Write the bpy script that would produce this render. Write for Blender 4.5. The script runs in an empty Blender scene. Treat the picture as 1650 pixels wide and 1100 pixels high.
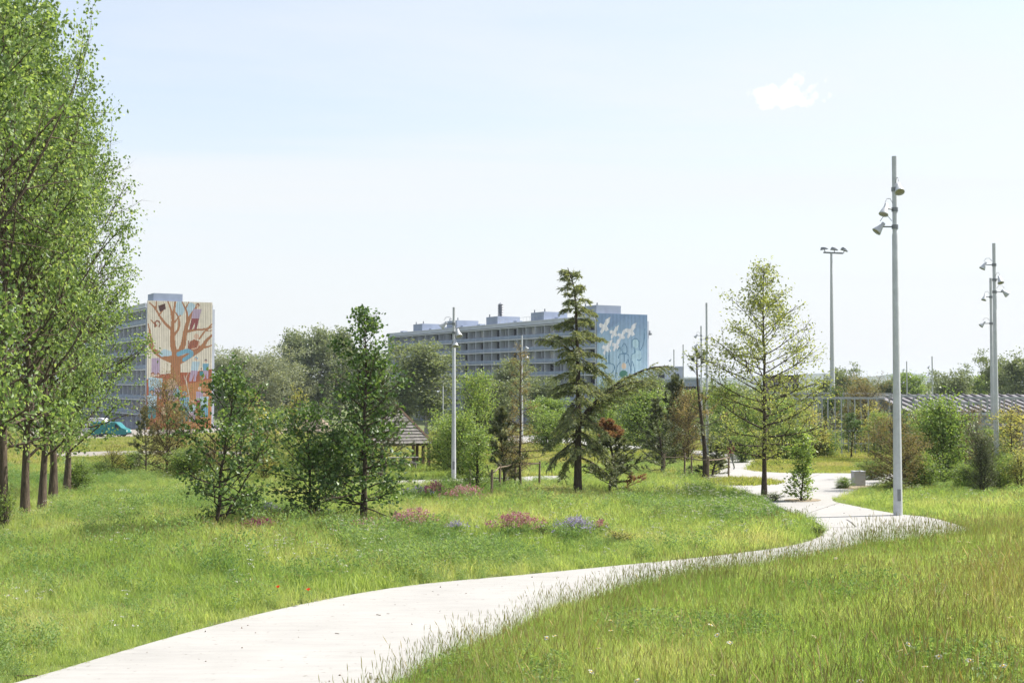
import bpy, bmesh, math, random
import numpy as np
from mathutils import Vector, Matrix
from mathutils.geometry import delaunay_2d_cdt

random.seed(7)
R = math.radians
scene = bpy.context.scene
col = scene.collection

# ------------------------------------------------------------------ camera
FOC, HOR, CAMZ = 2000.0, 618.0, 4.5
PITCH = math.atan((HOR - 550) / FOC)
cam_d = bpy.data.cameras.new('camera')
cam_d.sensor_width = 36.0
cam_d.lens = FOC / 1650 * 36.0
cam_d.clip_start = 0.1
cam_d.clip_end = 20000
cam = bpy.data.objects.new('camera', cam_d)
cam.location = (0, 0, CAMZ)
cam.rotation_euler = (math.pi / 2 + PITCH, 0, 0)
col.objects.link(cam)
scene.camera = cam

# ------------------------------------------------------------------ world + sun
SUN_AZ, SUN_EL = R(74), R(50)            # azimuth clockwise from +Y (view direction)
world = bpy.data.worlds.new('World')
scene.world = world
world.use_nodes = True
wn, wl = world.node_tree.nodes, world.node_tree.links
wn.clear()
w_out = wn.new('ShaderNodeOutputWorld')
w_bg = wn.new('ShaderNodeBackground')
w_sky = wn.new('ShaderNodeTexSky')
w_sky.sky_type = 'NISHITA'
w_sky.sun_disc = False
w_sky.sun_elevation = SUN_EL
w_sky.sun_rotation = SUN_AZ
w_sky.air_density = 1.0
w_sky.dust_density = 2.0
w_sky.ozone_density = 1.0
w_bg.inputs['Strength'].default_value = 0.08


def wmath(op, a, b=None, clamp=False):
    n = wn.new('ShaderNodeMath')
    n.operation = op
    n.use_clamp = clamp
    for i, v in enumerate((a, b)):
        if v is None:
            continue
        if isinstance(v, (int, float)):
            n.inputs[i].default_value = v
        else:
            wl.new(v, n.inputs[i])
    return n.outputs[0]


w_tc = wn.new('ShaderNodeTexCoord')
w_sep = wn.new('ShaderNodeSeparateXYZ')
wl.new(w_tc.outputs['Generated'], w_sep.inputs[0])
zc = wmath('MAXIMUM', w_sep.outputs['Z'], 0.03)
w_pl = wn.new('ShaderNodeCombineXYZ')      # direction projected on a high cloud deck
wl.new(wmath('DIVIDE', w_sep.outputs['X'], zc), w_pl.inputs[0])
wl.new(wmath('DIVIDE', w_sep.outputs['Y'], zc), w_pl.inputs[1])
w_map = wn.new('ShaderNodeMapping')
w_map.inputs['Rotation'].default_value = (0, 0, R(-28))
w_map.inputs['Scale'].default_value = (0.16, 0.34, 1)
w_map.inputs['Location'].default_value = (0.35, 0.9, 0)
wl.new(w_pl.outputs[0], w_map.inputs[0])
w_no = wn.new('ShaderNodeTexNoise')
w_no.inputs['Scale'].default_value = 1.1
w_no.inputs['Detail'].default_value = 7
w_no.inputs['Roughness'].default_value = 0.55
w_no.inputs['Distortion'].default_value = 0.6
wl.new(w_map.outputs[0], w_no.inputs['Vector'])
w_ra = wn.new('ShaderNodeMapRange')
w_ra.interpolation_type = 'SMOOTHSTEP'
w_ra.inputs['From Min'].default_value = 0.38
w_ra.inputs['From Max'].default_value = 0.72
w_ra.inputs['To Min'].default_value = 0.46
w_ra.inputs['To Max'].default_value = 0.98
wl.new(w_no.outputs['Fac'], w_ra.inputs['Value'])
# one small fair-weather puff, placed by direction
PUFF = Vector(((1270 - 825) / FOC, 1.0, (HOR - 150) / FOC)).normalized()
w_vs = wn.new('ShaderNodeVectorMath')
w_vs.operation = 'SUBTRACT'
w_vs.inputs[1].default_value = PUFF
wl.new(w_tc.outputs['Generated'], w_vs.inputs[0])
w_vm = wn.new('ShaderNodeMapping')
w_vm.inputs['Rotation'].default_value = (0, R(22), 0)
w_vm.inputs['Scale'].default_value = (36, 36, 78)
wl.new(w_vs.outputs[0], w_vm.inputs[0])
w_ln = wn.new('ShaderNodeVectorMath')
w_ln.operation = 'LENGTH'
wl.new(w_vm.outputs[0], w_ln.inputs[0])
w_n2 = wn.new('ShaderNodeTexNoise')
w_n2.inputs['Scale'].default_value = 95
w_n2.inputs['Detail'].default_value = 5
wl.new(w_tc.outputs['Generated'], w_n2.inputs['Vector'])
puff = wmath('SUBTRACT', wmath('ADD', -0.35, wmath('MULTIPLY', w_n2.outputs['Fac'], 2.6)), w_ln.outputs['Value'])
puff = wmath('MULTIPLY', puff, 1.7, True)
w_hz = wn.new('ShaderNodeMapRange')
w_hz.interpolation_type = 'SMOOTHSTEP'
w_hz.inputs['From Min'].default_value = 0.02
w_hz.inputs['From Max'].default_value = 0.26
w_hz.inputs['To Min'].default_value = 1.0
w_hz.inputs['To Max'].default_value = 0.0
wl.new(w_sep.outputs['Z'], w_hz.inputs['Value'])
veil = wmath('ADD', w_ra.outputs[0], wmath('MULTIPLY', w_hz.outputs[0], wmath('SUBTRACT', 0.93, w_ra.outputs[0])))
cfac = veil
w_cl = wn.new('ShaderNodeMix')
w_cl.data_type = 'RGBA'
w_cl.inputs[7].default_value = (3.80, 3.93, 4.05, 1)
wl.new(w_sky.outputs[0], w_cl.inputs[6])
wl.new(cfac, w_cl.inputs[0])
w_pf = wn.new('ShaderNodeMix')
w_pf.data_type = 'RGBA'
w_pf.inputs[7].default_value = (4.9, 4.85, 4.8, 1)
wl.new(w_cl.outputs[2], w_pf.inputs[6])
wl.new(puff, w_pf.inputs[0])
wl.new(w_pf.outputs[2], w_bg.inputs['Color'])
wl.new(w_bg.outputs[0], w_out.inputs['Surface'])

sun_d = bpy.data.lights.new('sun', 'SUN')
sun_d.energy = 3.0
sun_d.angle = R(0.55)
sun_d.color = (1.0, 0.95, 0.87)
sun = bpy.data.objects.new('sun', sun_d)
SUNV = Vector((math.sin(SUN_AZ) * math.cos(SUN_EL), math.cos(SUN_AZ) * math.cos(SUN_EL), math.sin(SUN_EL)))
sun.rotation_euler = SUNV.to_track_quat('Z', 'Y').to_euler()
sun.location = (30, 20, 60)
col.objects.link(sun)

scene.view_settings.view_transform = 'Standard'
scene.view_settings.look = 'None'
scene.view_settings.exposure = 1.6
scene.view_settings.gamma = 1.0
scene.render.engine = 'CYCLES'
scene.cycles.max_bounces = 6
scene.cycles.diffuse_bounces = 3
scene.cycles.glossy_bounces = 2
scene.cycles.transmission_bounces = 4
scene.cycles.transparent_max_bounces = 4
scene.cycles.volume_bounces = 0
scene.cycles.caustics_reflective = False
scene.cycles.caustics_refractive = False

# ------------------------------------------------------------------ helpers


def lin(r, g, b):
    f = lambda c: (c / 255 / 12.92) if c / 255 <= 0.04045 else ((c / 255 + 0.055) / 1.055) ** 2.4
    return (f(r), f(g), f(b), 1.0)


def tag(o, label=None, cat=None, group=None, kind=None):
    if label:
        o['label'] = label
    if cat:
        o['category'] = cat
    if group:
        o['group'] = group
    if kind:
        o['kind'] = kind
    return o


def link(o, parent=None):
    col.objects.link(o)
    if parent is not None:
        o.parent = parent
    return o


def thing(name, label, cat, loc=(0, 0, 0), rz=0.0, group=None):
    o = bpy.data.objects.new(name, None)
    o.empty_display_size = 0.2
    o.location = loc
    o.rotation_euler = (0, 0, rz)
    link(o)
    return tag(o, label, cat, group)


def mk_mesh(name, chunks, mats, smooth=False):
    """chunks: list of (V(n,3), F(m,3|4), material index)"""
    Vs, loops, starts, tots, mi = [], [], [], [], []
    off = 0
    ls = 0
    for V, F, m in chunks:
        V = np.asarray(V, dtype=np.float32).reshape(-1, 3)
        F = np.asarray(F, dtype=np.int64)
        if len(F) == 0:
            continue
        Vs.append(V)
        k = F.shape[1]
        loops.append((F + off).ravel())
        starts.append(ls + np.arange(len(F)) * k)
        tots.append(np.full(len(F), k))
        mi.append(np.full(len(F), m))
        ls += F.size
        off += len(V)
    me = bpy.data.meshes.new(name)
    V = np.concatenate(Vs)
    L = np.concatenate(loops)
    S = np.concatenate(starts)
    M = np.concatenate(mi)
    me.vertices.add(len(V))
    me.vertices.foreach_set('co', V.ravel())
    me.loops.add(len(L))
    me.loops.foreach_set('vertex_index', L.astype(np.int32))
    me.polygons.add(len(S))
    me.polygons.foreach_set('loop_start', S.astype(np.int32))
    me.polygons.foreach_set('material_index', M.astype(np.int32))
    me.polygons.foreach_set('use_smooth', np.full(len(S), bool(smooth)))
    me.update(calc_edges=True)
    if not isinstance(mats, (list, tuple)):
        mats = [mats]
    for m in mats:
        me.materials.append(m)
    return me


def obj(name, me, parent=None, loc=(0, 0, 0), rot=(0, 0, 0), scale=(1, 1, 1)):
    o = bpy.data.objects.new(name, me)
    o.location = loc
    o.rotation_euler = rot
    o.scale = scale
    return link(o, parent)


_boxes = {}


def box_chunk(x0, x1, y0, y1, z0, z1, m=0):
    V = [(x0, y0, z0), (x1, y0, z0), (x1, y1, z0), (x0, y1, z0), (x0, y0, z1), (x1, y0, z1), (x1, y1, z1), (x0, y1, z1)]
    F = [(0, 3, 2, 1), (4, 5, 6, 7), (0, 1, 5, 4), (1, 2, 6, 5), (2, 3, 7, 6), (3, 0, 4, 7)]
    return (V, F, m)


def box(name, mat, parent, x0, x1, y0, y1, z0, z1, bev=0.0, rot=(0, 0, 0)):
    """a box part; mesh shared between boxes of the same size and material"""
    sx, sy, sz = x1 - x0, y1 - y0, z1 - z0
    key = (round(sx, 4), round(sy, 4), round(sz, 4), mat.name, bev)
    if key not in _boxes:
        me = mk_mesh(name, [box_chunk(-sx / 2, sx / 2, -sy / 2, sy / 2, -sz / 2, sz / 2)], mat)
        if bev:
            bm = bmesh.new()
            bm.from_mesh(me)
            bmesh.ops.bevel(bm, geom=bm.edges[:], offset=bev, segments=2, affect='EDGES')
            bm.to_mesh(me)
            bm.free()
        _boxes[key] = me
    return obj(name, _boxes[key], parent, ((x0 + x1) / 2, (y0 + y1) / 2, (z0 + z1) / 2), rot)


def tube(P, r, n=5, m=0, cap=True):
    P = np.asarray(P, float)
    k = len(P)
    r = np.broadcast_to(np.asarray(r, float), (k,))
    T = np.gradient(P, axis=0)
    T /= np.linalg.norm(T, axis=1, keepdims=True) + 1e-9
    ref = np.array([0.0, 0, 1]) if abs(T[:, 2]).mean() < 0.8 else np.array([1.0, 0, 0])
    A = np.cross(T, ref)
    A /= np.linalg.norm(A, axis=1, keepdims=True) + 1e-9
    B = np.cross(T, A)
    a = np.arange(n) / n * 2 * math.pi
    V = P[:, None, :] + r[:, None, None] * (np.cos(a)[None, :, None] * A[:, None, :] + np.sin(a)[None, :, None] * B[:, None, :])
    i = np.arange(k - 1)[:, None] * n
    j = np.arange(n)[None, :]
    j2 = (j + 1) % n
    F = np.stack([i + j, i + j2, i + n + j2, i + n + j], -1).reshape(-1, 4)
    V = V.reshape(-1, 3)
    return (V, F, m)


def disc(c, ax, r, n=12, m=0):
    c = np.array(c, float)
    ax = np.array(ax, float)
    ax /= np.linalg.norm(ax)
    ref = np.array([0, 0, 1.0]) if abs(ax[2]) < 0.8 else np.array([1.0, 0, 0])
    A = np.cross(ax, ref)
    A /= np.linalg.norm(A)
    B = np.cross(ax, A)
    a = np.arange(n) / n * 2 * math.pi
    V = np.concatenate([c[None], c + r * (np.cos(a)[:, None] * A + np.sin(a)[:, None] * B)])
    F = [(0, 1 + i, 1 + (i + 1) % n) for i in range(n)]
    return (V, F, m)


def lathe(prof, n=16, m=0):
    """prof: list of (r, z), closed at ends when r = 0"""
    V, F = [], []
    for r, z in prof:
        for i in range(n):
            a = i / n * 2 * math.pi
            V.append((r * math.cos(a), r * math.sin(a), z))
    for k in range(len(prof) - 1):
        for i in range(n):
            F.append((k * n + i, k * n + (i + 1) % n, (k + 1) * n + (i + 1) % n, (k + 1) * n + i))
    return (V, F, m)


def xform(chunk, M):
    V = np.asarray(chunk[0], float)
    M = np.array(M)
    return (V @ M[:3, :3].T + M[:3, 3], chunk[1], chunk[2])


# ------------------------------------------------------------------ pixel <-> place
def ray(px, py):
    a, b = (px - 825) / FOC, (550 - py) / FOC
    c, s = math.cos(PITCH), math.sin(PITCH)
    return np.array([a, c - b * s, s + b * c])


def at(px, py, Y):
    d = ray(px, py)
    p = d * (Y / d[1])
    return np.array([p[0], p[1], p[2] + CAMZ])


def zpix(Z, Y):           # rough size of one metre, in photo pixels, at depth Y
    return FOC / Y


def base_z(y):
    return np.interp(y, [-60, 40, 50, 62, 255, 320, 1500, 9000], [0, 0, -0.11, -0.37, -4.62, -5.0, -6.0, -6.0])


def ground0(px, py):
    d = ray(px, py)
    t = np.concatenate([np.linspace(4, 120, 3000), np.linspace(120, 900, 4000)]) / d[1]
    z = CAMZ + d[2] * t - base_z(d[1] * t)
    i = int(np.argmax(z <= 0)) if (z <= 0).any() else len(t) - 1
    return np.array([d[0] * t[i], d[1] * t[i]])


def smooth_closed(P, n=4):
    P = np.asarray(P, float)
    out = []
    k = len(P)
    for i in range(k):
        p0, p1, p2, p3 = P[i - 1], P[i], P[(i + 1) % k], P[(i + 2) % k]
        for t in np.arange(n) / n:
            out.append(0.5 * ((2 * p1) + (-p0 + p2) * t + (2 * p0 - 5 * p1 + 4 * p2 - p3) * t * t + (-p0 + 3 * p1 - 3 * p2 + p3) * t ** 3))
    return np.array(out)


def smooth_open(P, n=6):
    P = np.asarray(P, float)
    Q = np.vstack([2 * P[0] - P[1], P, 2 * P[-1] - P[-2]])
    out = []
    for i in range(1, len(Q) - 2):
        p0, p1, p2, p3 = Q[i - 1], Q[i], Q[i + 1], Q[i + 2]
        for t in np.arange(n) / n:
            out.append(0.5 * ((2 * p1) + (-p0 + p2) * t + (2 * p0 - 5 * p1 + 4 * p2 - p3) * t * t + (-p0 + 3 * p1 - 3 * p2 + p3) * t ** 3))
    out.append(P[-1])
    return np.array(out)


NEAR_EDGE_PX = [(540, 1180), (620, 1112), (700, 1074), (800, 1027), (890, 987), (1000, 953), (1100, 932), (1250, 909), (1400, 887), (1560, 861)]
near_edge = np.array([ground0(*p) for p in NEAR_EDGE_PX])
bank_line = np.vstack([[-14, -6], [-6.5, 9], near_edge, [21, 41.5], [34, 46], [70, 58]])


def seg_dist(x, y, line):
    """signed distance to a polyline; positive on its right-hand side"""
    x = np.asarray(x, float)
    y = np.asarray(y, float)
    best = np.full(x.shape, 1e9)
    sgn = np.zeros(x.shape)
    for a, b in zip(line[:-1], line[1:]):
        ab = b - a
        L2 = ab @ ab
        t = np.clip(((x - a[0]) * ab[0] + (y - a[1]) * ab[1]) / L2, 0, 1)
        dx, dy = x - (a[0] + t * ab[0]), y - (a[1] + t * ab[1])
        d = np.hypot(dx, dy)
        cr = ab[0] * (y - a[1]) - ab[1] * (x - a[0])
        upd = d < best
        sgn = np.where(upd, -np.sign(cr), sgn)
        best = np.where(upd, d, best)
    return best * sgn


def bumps(x, y):
    return (0.05 * np.sin(x * 0.37 + 1.3) * np.cos(y * 0.29 + 0.4) + 0.03 * np.sin(x * 0.9 + y * 0.7) + 0.02 * np.sin(x * 1.7 - y * 1.3 + 2))


def hgt(x, y):
    x = np.asarray(x, float)
    y = np.asarray(y, float)
    d = seg_dist(x, y, bank_line)
    dd = np.clip(d, 0, None)
    ramp = np.where(dd < 1.2, 0.05 * dd * dd / 1.2, 0.095 * (dd - 1.2) + 0.06)
    ramp = np.where(dd > 14, 0.095 * 12.8 + 0.06 + 0.06 * (dd - 14), ramp)
    ramp = np.minimum(ramp, 2.4)
    f = np.clip((np.abs(d) - 0.3) / 2.5, 0, 1) * np.clip(1.5 - y / 90, 0, 1)
    return base_z(y) + ramp + bumps(x, y) * f


def ground(px, py, dz=0.0):
    d = ray(px, py)
    t = np.concatenate([np.linspace(4, 120, 2500), np.linspace(120, 900, 2500)]) / d[1]
    z = CAMZ + d[2] * t - hgt(d[0] * t, d[1] * t) - dz
    i = int(np.argmax(z <= 0)) if (z <= 0).any() else len(t) - 1
    return np.array([d[0] * t[i], d[1] * t[i], float(hgt(d[0] * t[i], d[1] * t[i]))])


def on_ground(px, Y):
    x = (px - 825) / FOC * Y
    return np.array([x, Y, float(hgt(x, Y))])


def in_poly(x, y, P):
    x = np.asarray(x)
    y = np.asarray(y)
    c = np.zeros(x.shape, bool)
    n = len(P)
    for i in range(n):
        x1, y1 = P[i]
        x2, y2 = P[(i + 1) % n]
        k = ((y1 > y) != (y2 > y)) & (x < (x2 - x1) * (y - y1) / ((y2 - y1) + 1e-12) + x1)
        c ^= k
    return c


# ------------------------------------------------------------------ materials
def new_mat(name):
    m = bpy.data.materials.new(name)
    m.use_nodes = True
    nt = m.node_tree
    b = nt.nodes['Principled BSDF']
    return m, nt, b


def nd(nt, typ, **kw):
    n = nt.nodes.new(typ)
    for k, v in kw.items():
        if k in n.inputs:
            n.inputs[k].default_value = v
        else:
            setattr(n, k, v)
    return n


def ramp_node(nt, stops):
    r = nt.nodes.new('ShaderNodeValToRGB')
    els = r.color_ramp.elements
    while len(els) < len(stops):
        els.new(0.5)
    for e, (p, c) in zip(els, stops):
        e.position = p
        e.color = c if len(c) == 4 else (*c, 1)
    return r


def plain(name, c, rough=0.6, metal=0.0, var=0.12, scale=3.0, bump=0.0, spec=0.4):
    """painted / solid surface with slight uneven tone"""
    m, nt, b = new_mat(name)
    tc = nd(nt, 'ShaderNodeTexCoord')
    n = nd(nt, 'ShaderNodeTexNoise', Scale=scale, Detail=5.0, Roughness=0.6)
    nt.links.new(tc.outputs['Object'], n.inputs['Vector'])
    c = c[:3]
    r = ramp_node(nt, [(0.3, tuple(v * (1 - var) for v in c)), (0.7, tuple(min(1, v * (1 + var)) for v in c))])
    nt.links.new(n.outputs['Fac'], r.inputs[0])
    nt.links.new(r.outputs[0], b.inputs['Base Color'])
    b.inputs['Roughness'].default_value = rough
    b.inputs['Metallic'].default_value = metal
    b.inputs['Specular IOR Level'].default_value = spec
    if bump:
        bp = nd(nt, 'ShaderNodeBump', Strength=bump, Distance=0.02)
        n2 = nd(nt, 'ShaderNodeTexNoise', Scale=scale * 6, Detail=4.0)
        nt.links.new(tc.outputs['Object'], n2.inputs['Vector'])
        nt.links.new(n2.outputs['Fac'], bp.inputs['Height'])
        nt.links.new(bp.outputs[0], b.inputs['Normal'])
    return m


def leaf_mat(name, stops, trans=0.4, rough=0.42, spec=0.5, tboost=1.5, gain=1.7, grey=0.14):
    m, nt, b = new_mat(name)
    g = nd(nt, 'ShaderNodeNewGeometry')
    oi = nd(nt, 'ShaderNodeObjectInfo')
    add = nd(nt, 'ShaderNodeMath', operation='MULTIPLY_ADD')
    add.inputs[1].default_value = 0.22
    nt.links.new(oi.outputs['Random'], add.inputs[0])
    sc = nd(nt, 'ShaderNodeMath', operation='MULTIPLY')
    sc.inputs[1].default_value = 0.78
    nt.links.new(g.outputs['Random Per Island'], sc.inputs[0])
    nt.links.new(sc.outputs[0], add.inputs[2])
    gr = lambda c: 0.3 * c[0] + 0.6 * c[1] + 0.1 * c[2]
    r = ramp_node(nt, [(q, tuple(min(0.9, (v * (1 - grey) + gr(c) * grey) * gain) for v in c[:3])) for q, c in stops])
    nt.links.new(add.outputs[0], r.inputs[0])
    nt.links.new(r.outputs[0], b.inputs['Base Color'])
    b.inputs['Roughness'].default_value = rough
    b.inputs['Specular IOR Level'].default_value = spec
    t = nd(nt, 'ShaderNodeBsdfTranslucent')
    hs = nd(nt, 'ShaderNodeMix', data_type='RGBA', blend_type='MULTIPLY')
    hs.inputs[0].default_value = 1.0
    hs.inputs[7].default_value = (1.25 * tboost, 1.2 * tboost, 0.6 * tboost, 1)
    nt.links.new(r.outputs[0], hs.inputs[6])
    nt.links.new(hs.outputs[2], t.inputs['Color'])
    mx = nd(nt, 'ShaderNodeMixShader')
    mx.inputs[0].default_value = trans
    nt.links.new(b.outputs[0], mx.inputs[1])
    nt.links.new(t.outputs[0], mx.inputs[2])
    nt.links.new(mx.outputs[0], nt.nodes['Material Output'].inputs[0])
    return m


def bark_mat(name, c1, c2, scale=14):
    m, nt, b = new_mat(name)
    tc = nd(nt, 'ShaderNodeTexCoord')
    mp = nd(nt, 'ShaderNodeMapping')
    mp.inputs['Scale'].default_value = (1, 1, 0.22)
    nt.links.new(tc.outputs['Object'], mp.inputs[0])
    n = nd(nt, 'ShaderNodeTexNoise', Scale=float(scale), Detail=6.0, Roughness=0.7)
    nt.links.new(mp.outputs[0], n.inputs['Vector'])
    r = ramp_node(nt, [(0.35, c1), (0.65, c2)])
    nt.links.new(n.outputs['Fac'], r.inputs[0])
    nt.links.new(r.outputs[0], b.inputs['Base Color'])
    b.inputs['Roughness'].default_value = 0.9
    b.inputs['Specular IOR Level'].default_value = 0.15
    bp = nd(nt, 'ShaderNodeBump', Strength=0.9, Distance=0.03)
    nt.links.new(n.outputs['Fac'], bp.inputs['Height'])
    nt.links.new(bp.outputs[0], b.inputs['Normal'])
    return m


def meadow_mat(name, kind):
    """colours follow large patches in the place plus per-blade variation"""
    m, nt, b = new_mat(name)
    g = nd(nt, 'ShaderNodeNewGeometry')
    n1 = nd(nt, 'ShaderNodeTexNoise', Scale=0.16, Detail=4.0, Roughness=0.6)
    nt.links.new(g.outputs['Position'], n1.inputs['Vector'])
    n2 = nd(nt, 'ShaderNodeTexNoise', Scale=1.1, Detail=3.0)
    nt.links.new(g.outputs['Position'], n2.inputs['Vector'])
    if kind == 'ground':
        pa = ramp_node(nt, [(0.35, (0.075, 0.105, 0.022)), (0.5, (0.10, 0.13, 0.03)), (0.66, (0.15, 0.15, 0.055))])
        n3 = nd(nt, 'ShaderNodeTexNoise', Scale=7.0, Detail=6.0, Roughness=0.7)
        nt.links.new(g.outputs['Position'], n3.inputs['Vector'])
        mxn = nd(nt, 'ShaderNodeMath', operation='MULTIPLY_ADD')
        mxn.inputs[1].default_value = 0.5
        sub = nd(nt, 'ShaderNodeMath', operation='MULTIPLY')
        sub.inputs[1].default_value = 0.5
        nt.links.new(n3.outputs['Fac'], mxn.inputs[0])
        nt.links.new(n1.outputs['Fac'], sub.inputs[0])
        nt.links.new(sub.outputs[0], mxn.inputs[2])
        nt.links.new(mxn.outputs[0], pa.inputs[0])
        soil = nd(nt, 'ShaderNodeMix', data_type='RGBA')
        soil.inputs[7].default_value = (0.23, 0.19, 0.13, 1)
        sr = ramp_node(nt, [(0.60, (0, 0, 0)), (0.70, (1, 1, 1))])
        nt.links.new(n2.outputs['Fac'], sr.inputs[0])
        sm = nd(nt, 'ShaderNodeMath', operation='MULTIPLY')
        sm.inputs[1].default_value = 0.6
        nt.links.new(sr.outputs[0], sm.inputs[0])
        nt.links.new(sm.outputs[0], soil.inputs[0])
        nt.links.new(pa.outputs[0], soil.inputs[6])
        nt.links.new(soil.outputs[2], b.inputs['Base Color'])
        b.inputs['Roughness'].default_value = 0.95
        bp = nd(nt, 'ShaderNodeBump', Strength=0.6, Distance=0.06)
        nt.links.new(n3.outputs['Fac'], bp.inputs['Height'])
        nt.links.new(bp.outputs[0], b.inputs['Normal'])
        return m
    stops = {
        'blade': [(0.05, (0.185, 0.275, 0.075)), (0.38, (0.275, 0.375, 0.115)), (0.72, (0.365, 0.440, 0.170)), (1.0, (0.500, 0.490, 0.270))],
        'dry': [(0.1, (0.32, 0.29, 0.15)), (1.0, (0.55, 0.50, 0.32))],
        'dark': [(0.15, (0.115, 0.205, 0.070)), (0.5, (0.175, 0.270, 0.100)), (1.0, (0.260, 0.340, 0.140))],
        'seed': [(0.1, (0.20, 0.22, 0.085)), (0.5, (0.30, 0.29, 0.135)), (1.0, (0.44, 0.40, 0.23))],
        'lawn': [(0.1, (0.16, 0.215, 0.045)), (0.5, (0.24, 0.275, 0.075)), (1.0, (0.38, 0.34, 0.17))],
    }[kind]
    r = ramp_node(nt, stops)
    oi = nd(nt, 'ShaderNodeObjectInfo')
    a = nd(nt, 'ShaderNodeMath', operation='MULTIPLY_ADD')
    a.inputs[1].default_value = 0.34
    nt.links.new(g.outputs['Random Per Island'], a.inputs[0])
    a2 = nd(nt, 'ShaderNodeMath', operation='MULTIPLY_ADD')
    a2.inputs[1].default_value = 0.18
    nt.links.new(oi.outputs['Random'], a2.inputs[0])
    s1 = nd(nt, 'ShaderNodeMath', operation='MULTIPLY_ADD')
    s1.inputs[1].default_value = 2.1
    s1.inputs[2].default_value = -0.84
    nt.links.new(n1.outputs['Fac'], s1.inputs[0])
    s2 = nd(nt, 'ShaderNodeMath', operation='MULTIPLY_ADD')
    s2.inputs[1].default_value = 0.25
    nt.links.new(n2.outputs['Fac'], s2.inputs[0])
    nt.links.new(s1.outputs[0], s2.inputs[2])
    nt.links.new(s2.outputs[0], a2.inputs[2])
    nt.links.new(a2.outputs[0], a.inputs[2])
    nt.links.new(a.outputs[0], r.inputs[0])
    nt.links.new(r.outputs[0], b.inputs['Base Color'])
    b.inputs['Roughness'].default_value = 0.55
    b.inputs['Specular IOR Level'].default_value = 0.3
    t = nd(nt, 'ShaderNodeBsdfTranslucent')
    hs = nd(nt, 'ShaderNodeMix', data_type='RGBA', blend_type='MULTIPLY')
    hs.inputs[0].default_value = 1.0
    hs.inputs[7].default_value = (1.5, 1.45, 0.8, 1)
    nt.links.new(r.outputs[0], hs.inputs[6])
    nt.links.new(hs.outputs[2], t.inputs['Color'])
    mx = nd(nt, 'ShaderNodeMixShader')
    mx.inputs[0].default_value = 0.52
    nt.links.new(b.outputs[0], mx.inputs[1])
    nt.links.new(t.outputs[0], mx.inputs[2])
    nt.links.new(mx.outputs[0], nt.nodes['Material Output'].inputs[0])
    return m


def concrete_mat(name, c, streak=True):
    m, nt, b = new_mat(name)
    g = nd(nt, 'ShaderNodeNewGeometry')
    mp = nd(nt, 'ShaderNodeMapping')
    mp.inputs['Rotation'].default_value = (0, 0, R(-28))
    mp.inputs['Scale'].default_value = (0.35, 2.6, 1) if streak else (1, 1, 1)
    nt.links.new(g.outputs['Position'], mp.inputs[0])
    n = nd(nt, 'ShaderNodeTexNoise', Scale=2.2, Detail=8.0, Roughness=0.65)
    nt.links.new(mp.outputs[0], n.inputs['Vector'])
    n2 = nd(nt, 'ShaderNodeTexNoise', Scale=0.4, Detail=5.0, Roughness=0.6)
    nt.links.new(g.outputs['Position'], n2.inputs['Vector'])
    mm = nd(nt, 'ShaderNodeMath', operation='MULTIPLY_ADD')
    mm.inputs[1].default_value = 0.5
    hm = nd(nt, 'ShaderNodeMath', operation='MULTIPLY')
    hm.inputs[1].default_value = 0.5
    nt.links.new(n2.outputs['Fac'], hm.inputs[0])
    nt.links.new(n.outputs['Fac'], mm.inputs[0])
    nt.links.new(hm.outputs[0], mm.inputs[2])
    r = ramp_node(nt, [(0.33, tuple(v * 0.84 for v in c)), (0.48, tuple(v * 0.96 for v in c)), (0.66, tuple(min(1, v * 1.08) for v in c))])
    nt.links.new(mm.outputs[0], r.inputs[0])
    # small dark specks and stains
    vo = nd(nt, 'ShaderNodeTexNoise', Scale=9.0, Detail=2.0)
    nt.links.new(g.outputs['Position'], vo.inputs['Vector'])
    sr = ramp_node(nt, [(0.66, (1, 1, 1)), (0.76, (0.60, 0.57, 0.52))])
    nt.links.new(vo.outputs['Fac'], sr.inputs[0])
    mu = nd(nt, 'ShaderNodeMix', data_type='RGBA', blend_type='MULTIPLY')
    mu.inputs[0].default_value = 0.7
    nt.links.new(r.outputs[0], mu.inputs[6])
    nt.links.new(sr.outputs[0], mu.inputs[7])
    nt.links.new(mu.outputs[2], b.inputs['Base Color'])
    b.inputs['Roughness'].default_value = 0.88
    b.inputs['Specular IOR Level'].default_value = 0.25
    n3 = nd(nt, 'ShaderNodeTexNoise', Scale=60.0, Detail=4.0)
    nt.links.new(mp.outputs[0], n3.inputs['Vector'])
    bp = nd(nt, 'ShaderNodeBump', Strength=0.25, Distance=0.01)
    nt.links.new(n3.outputs['Fac'], bp.inputs['Height'])
    nt.links.new(bp.outputs[0], b.inputs['Normal'])
    return m


M = {}
M['ground'] = meadow_mat('meadow_ground', 'ground')
M['blade'] = meadow_mat('grass_blade', 'blade')
M['gdark'] = meadow_mat('grass_dark', 'dark')
M['dry'] = meadow_mat('dry_stalk', 'dry')
M['seed'] = meadow_mat('grass_seed', 'seed')
M['lawn'] = meadow_mat('lawn_blade', 'lawn')
M['path'] = concrete_mat('path_concrete', (0.338, 0.330, 0.318))
M['gravel'] = concrete_mat('road_gravel', (0.25, 0.23, 0.205), False)
M['soil'] = plain('bare_soil', (0.26, 0.21, 0.15), 0.95, var=0.3, scale=5, bump=0.6)
M['joint'] = plain('joint_dark', (0.10, 0.095, 0.09), 0.9)
M['conc'] = concrete_mat('cast_concrete', (0.40, 0.41, 0.42), False)
M['galv'] = plain('galvanised_steel', (0.47, 0.485, 0.51), 0.5, 0.15, 0.10, 4.0)
M['galvdark'] = plain('dull_steel', (0.20, 0.21, 0.23), 0.5, 0.4, 0.10, 4.0)
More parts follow.
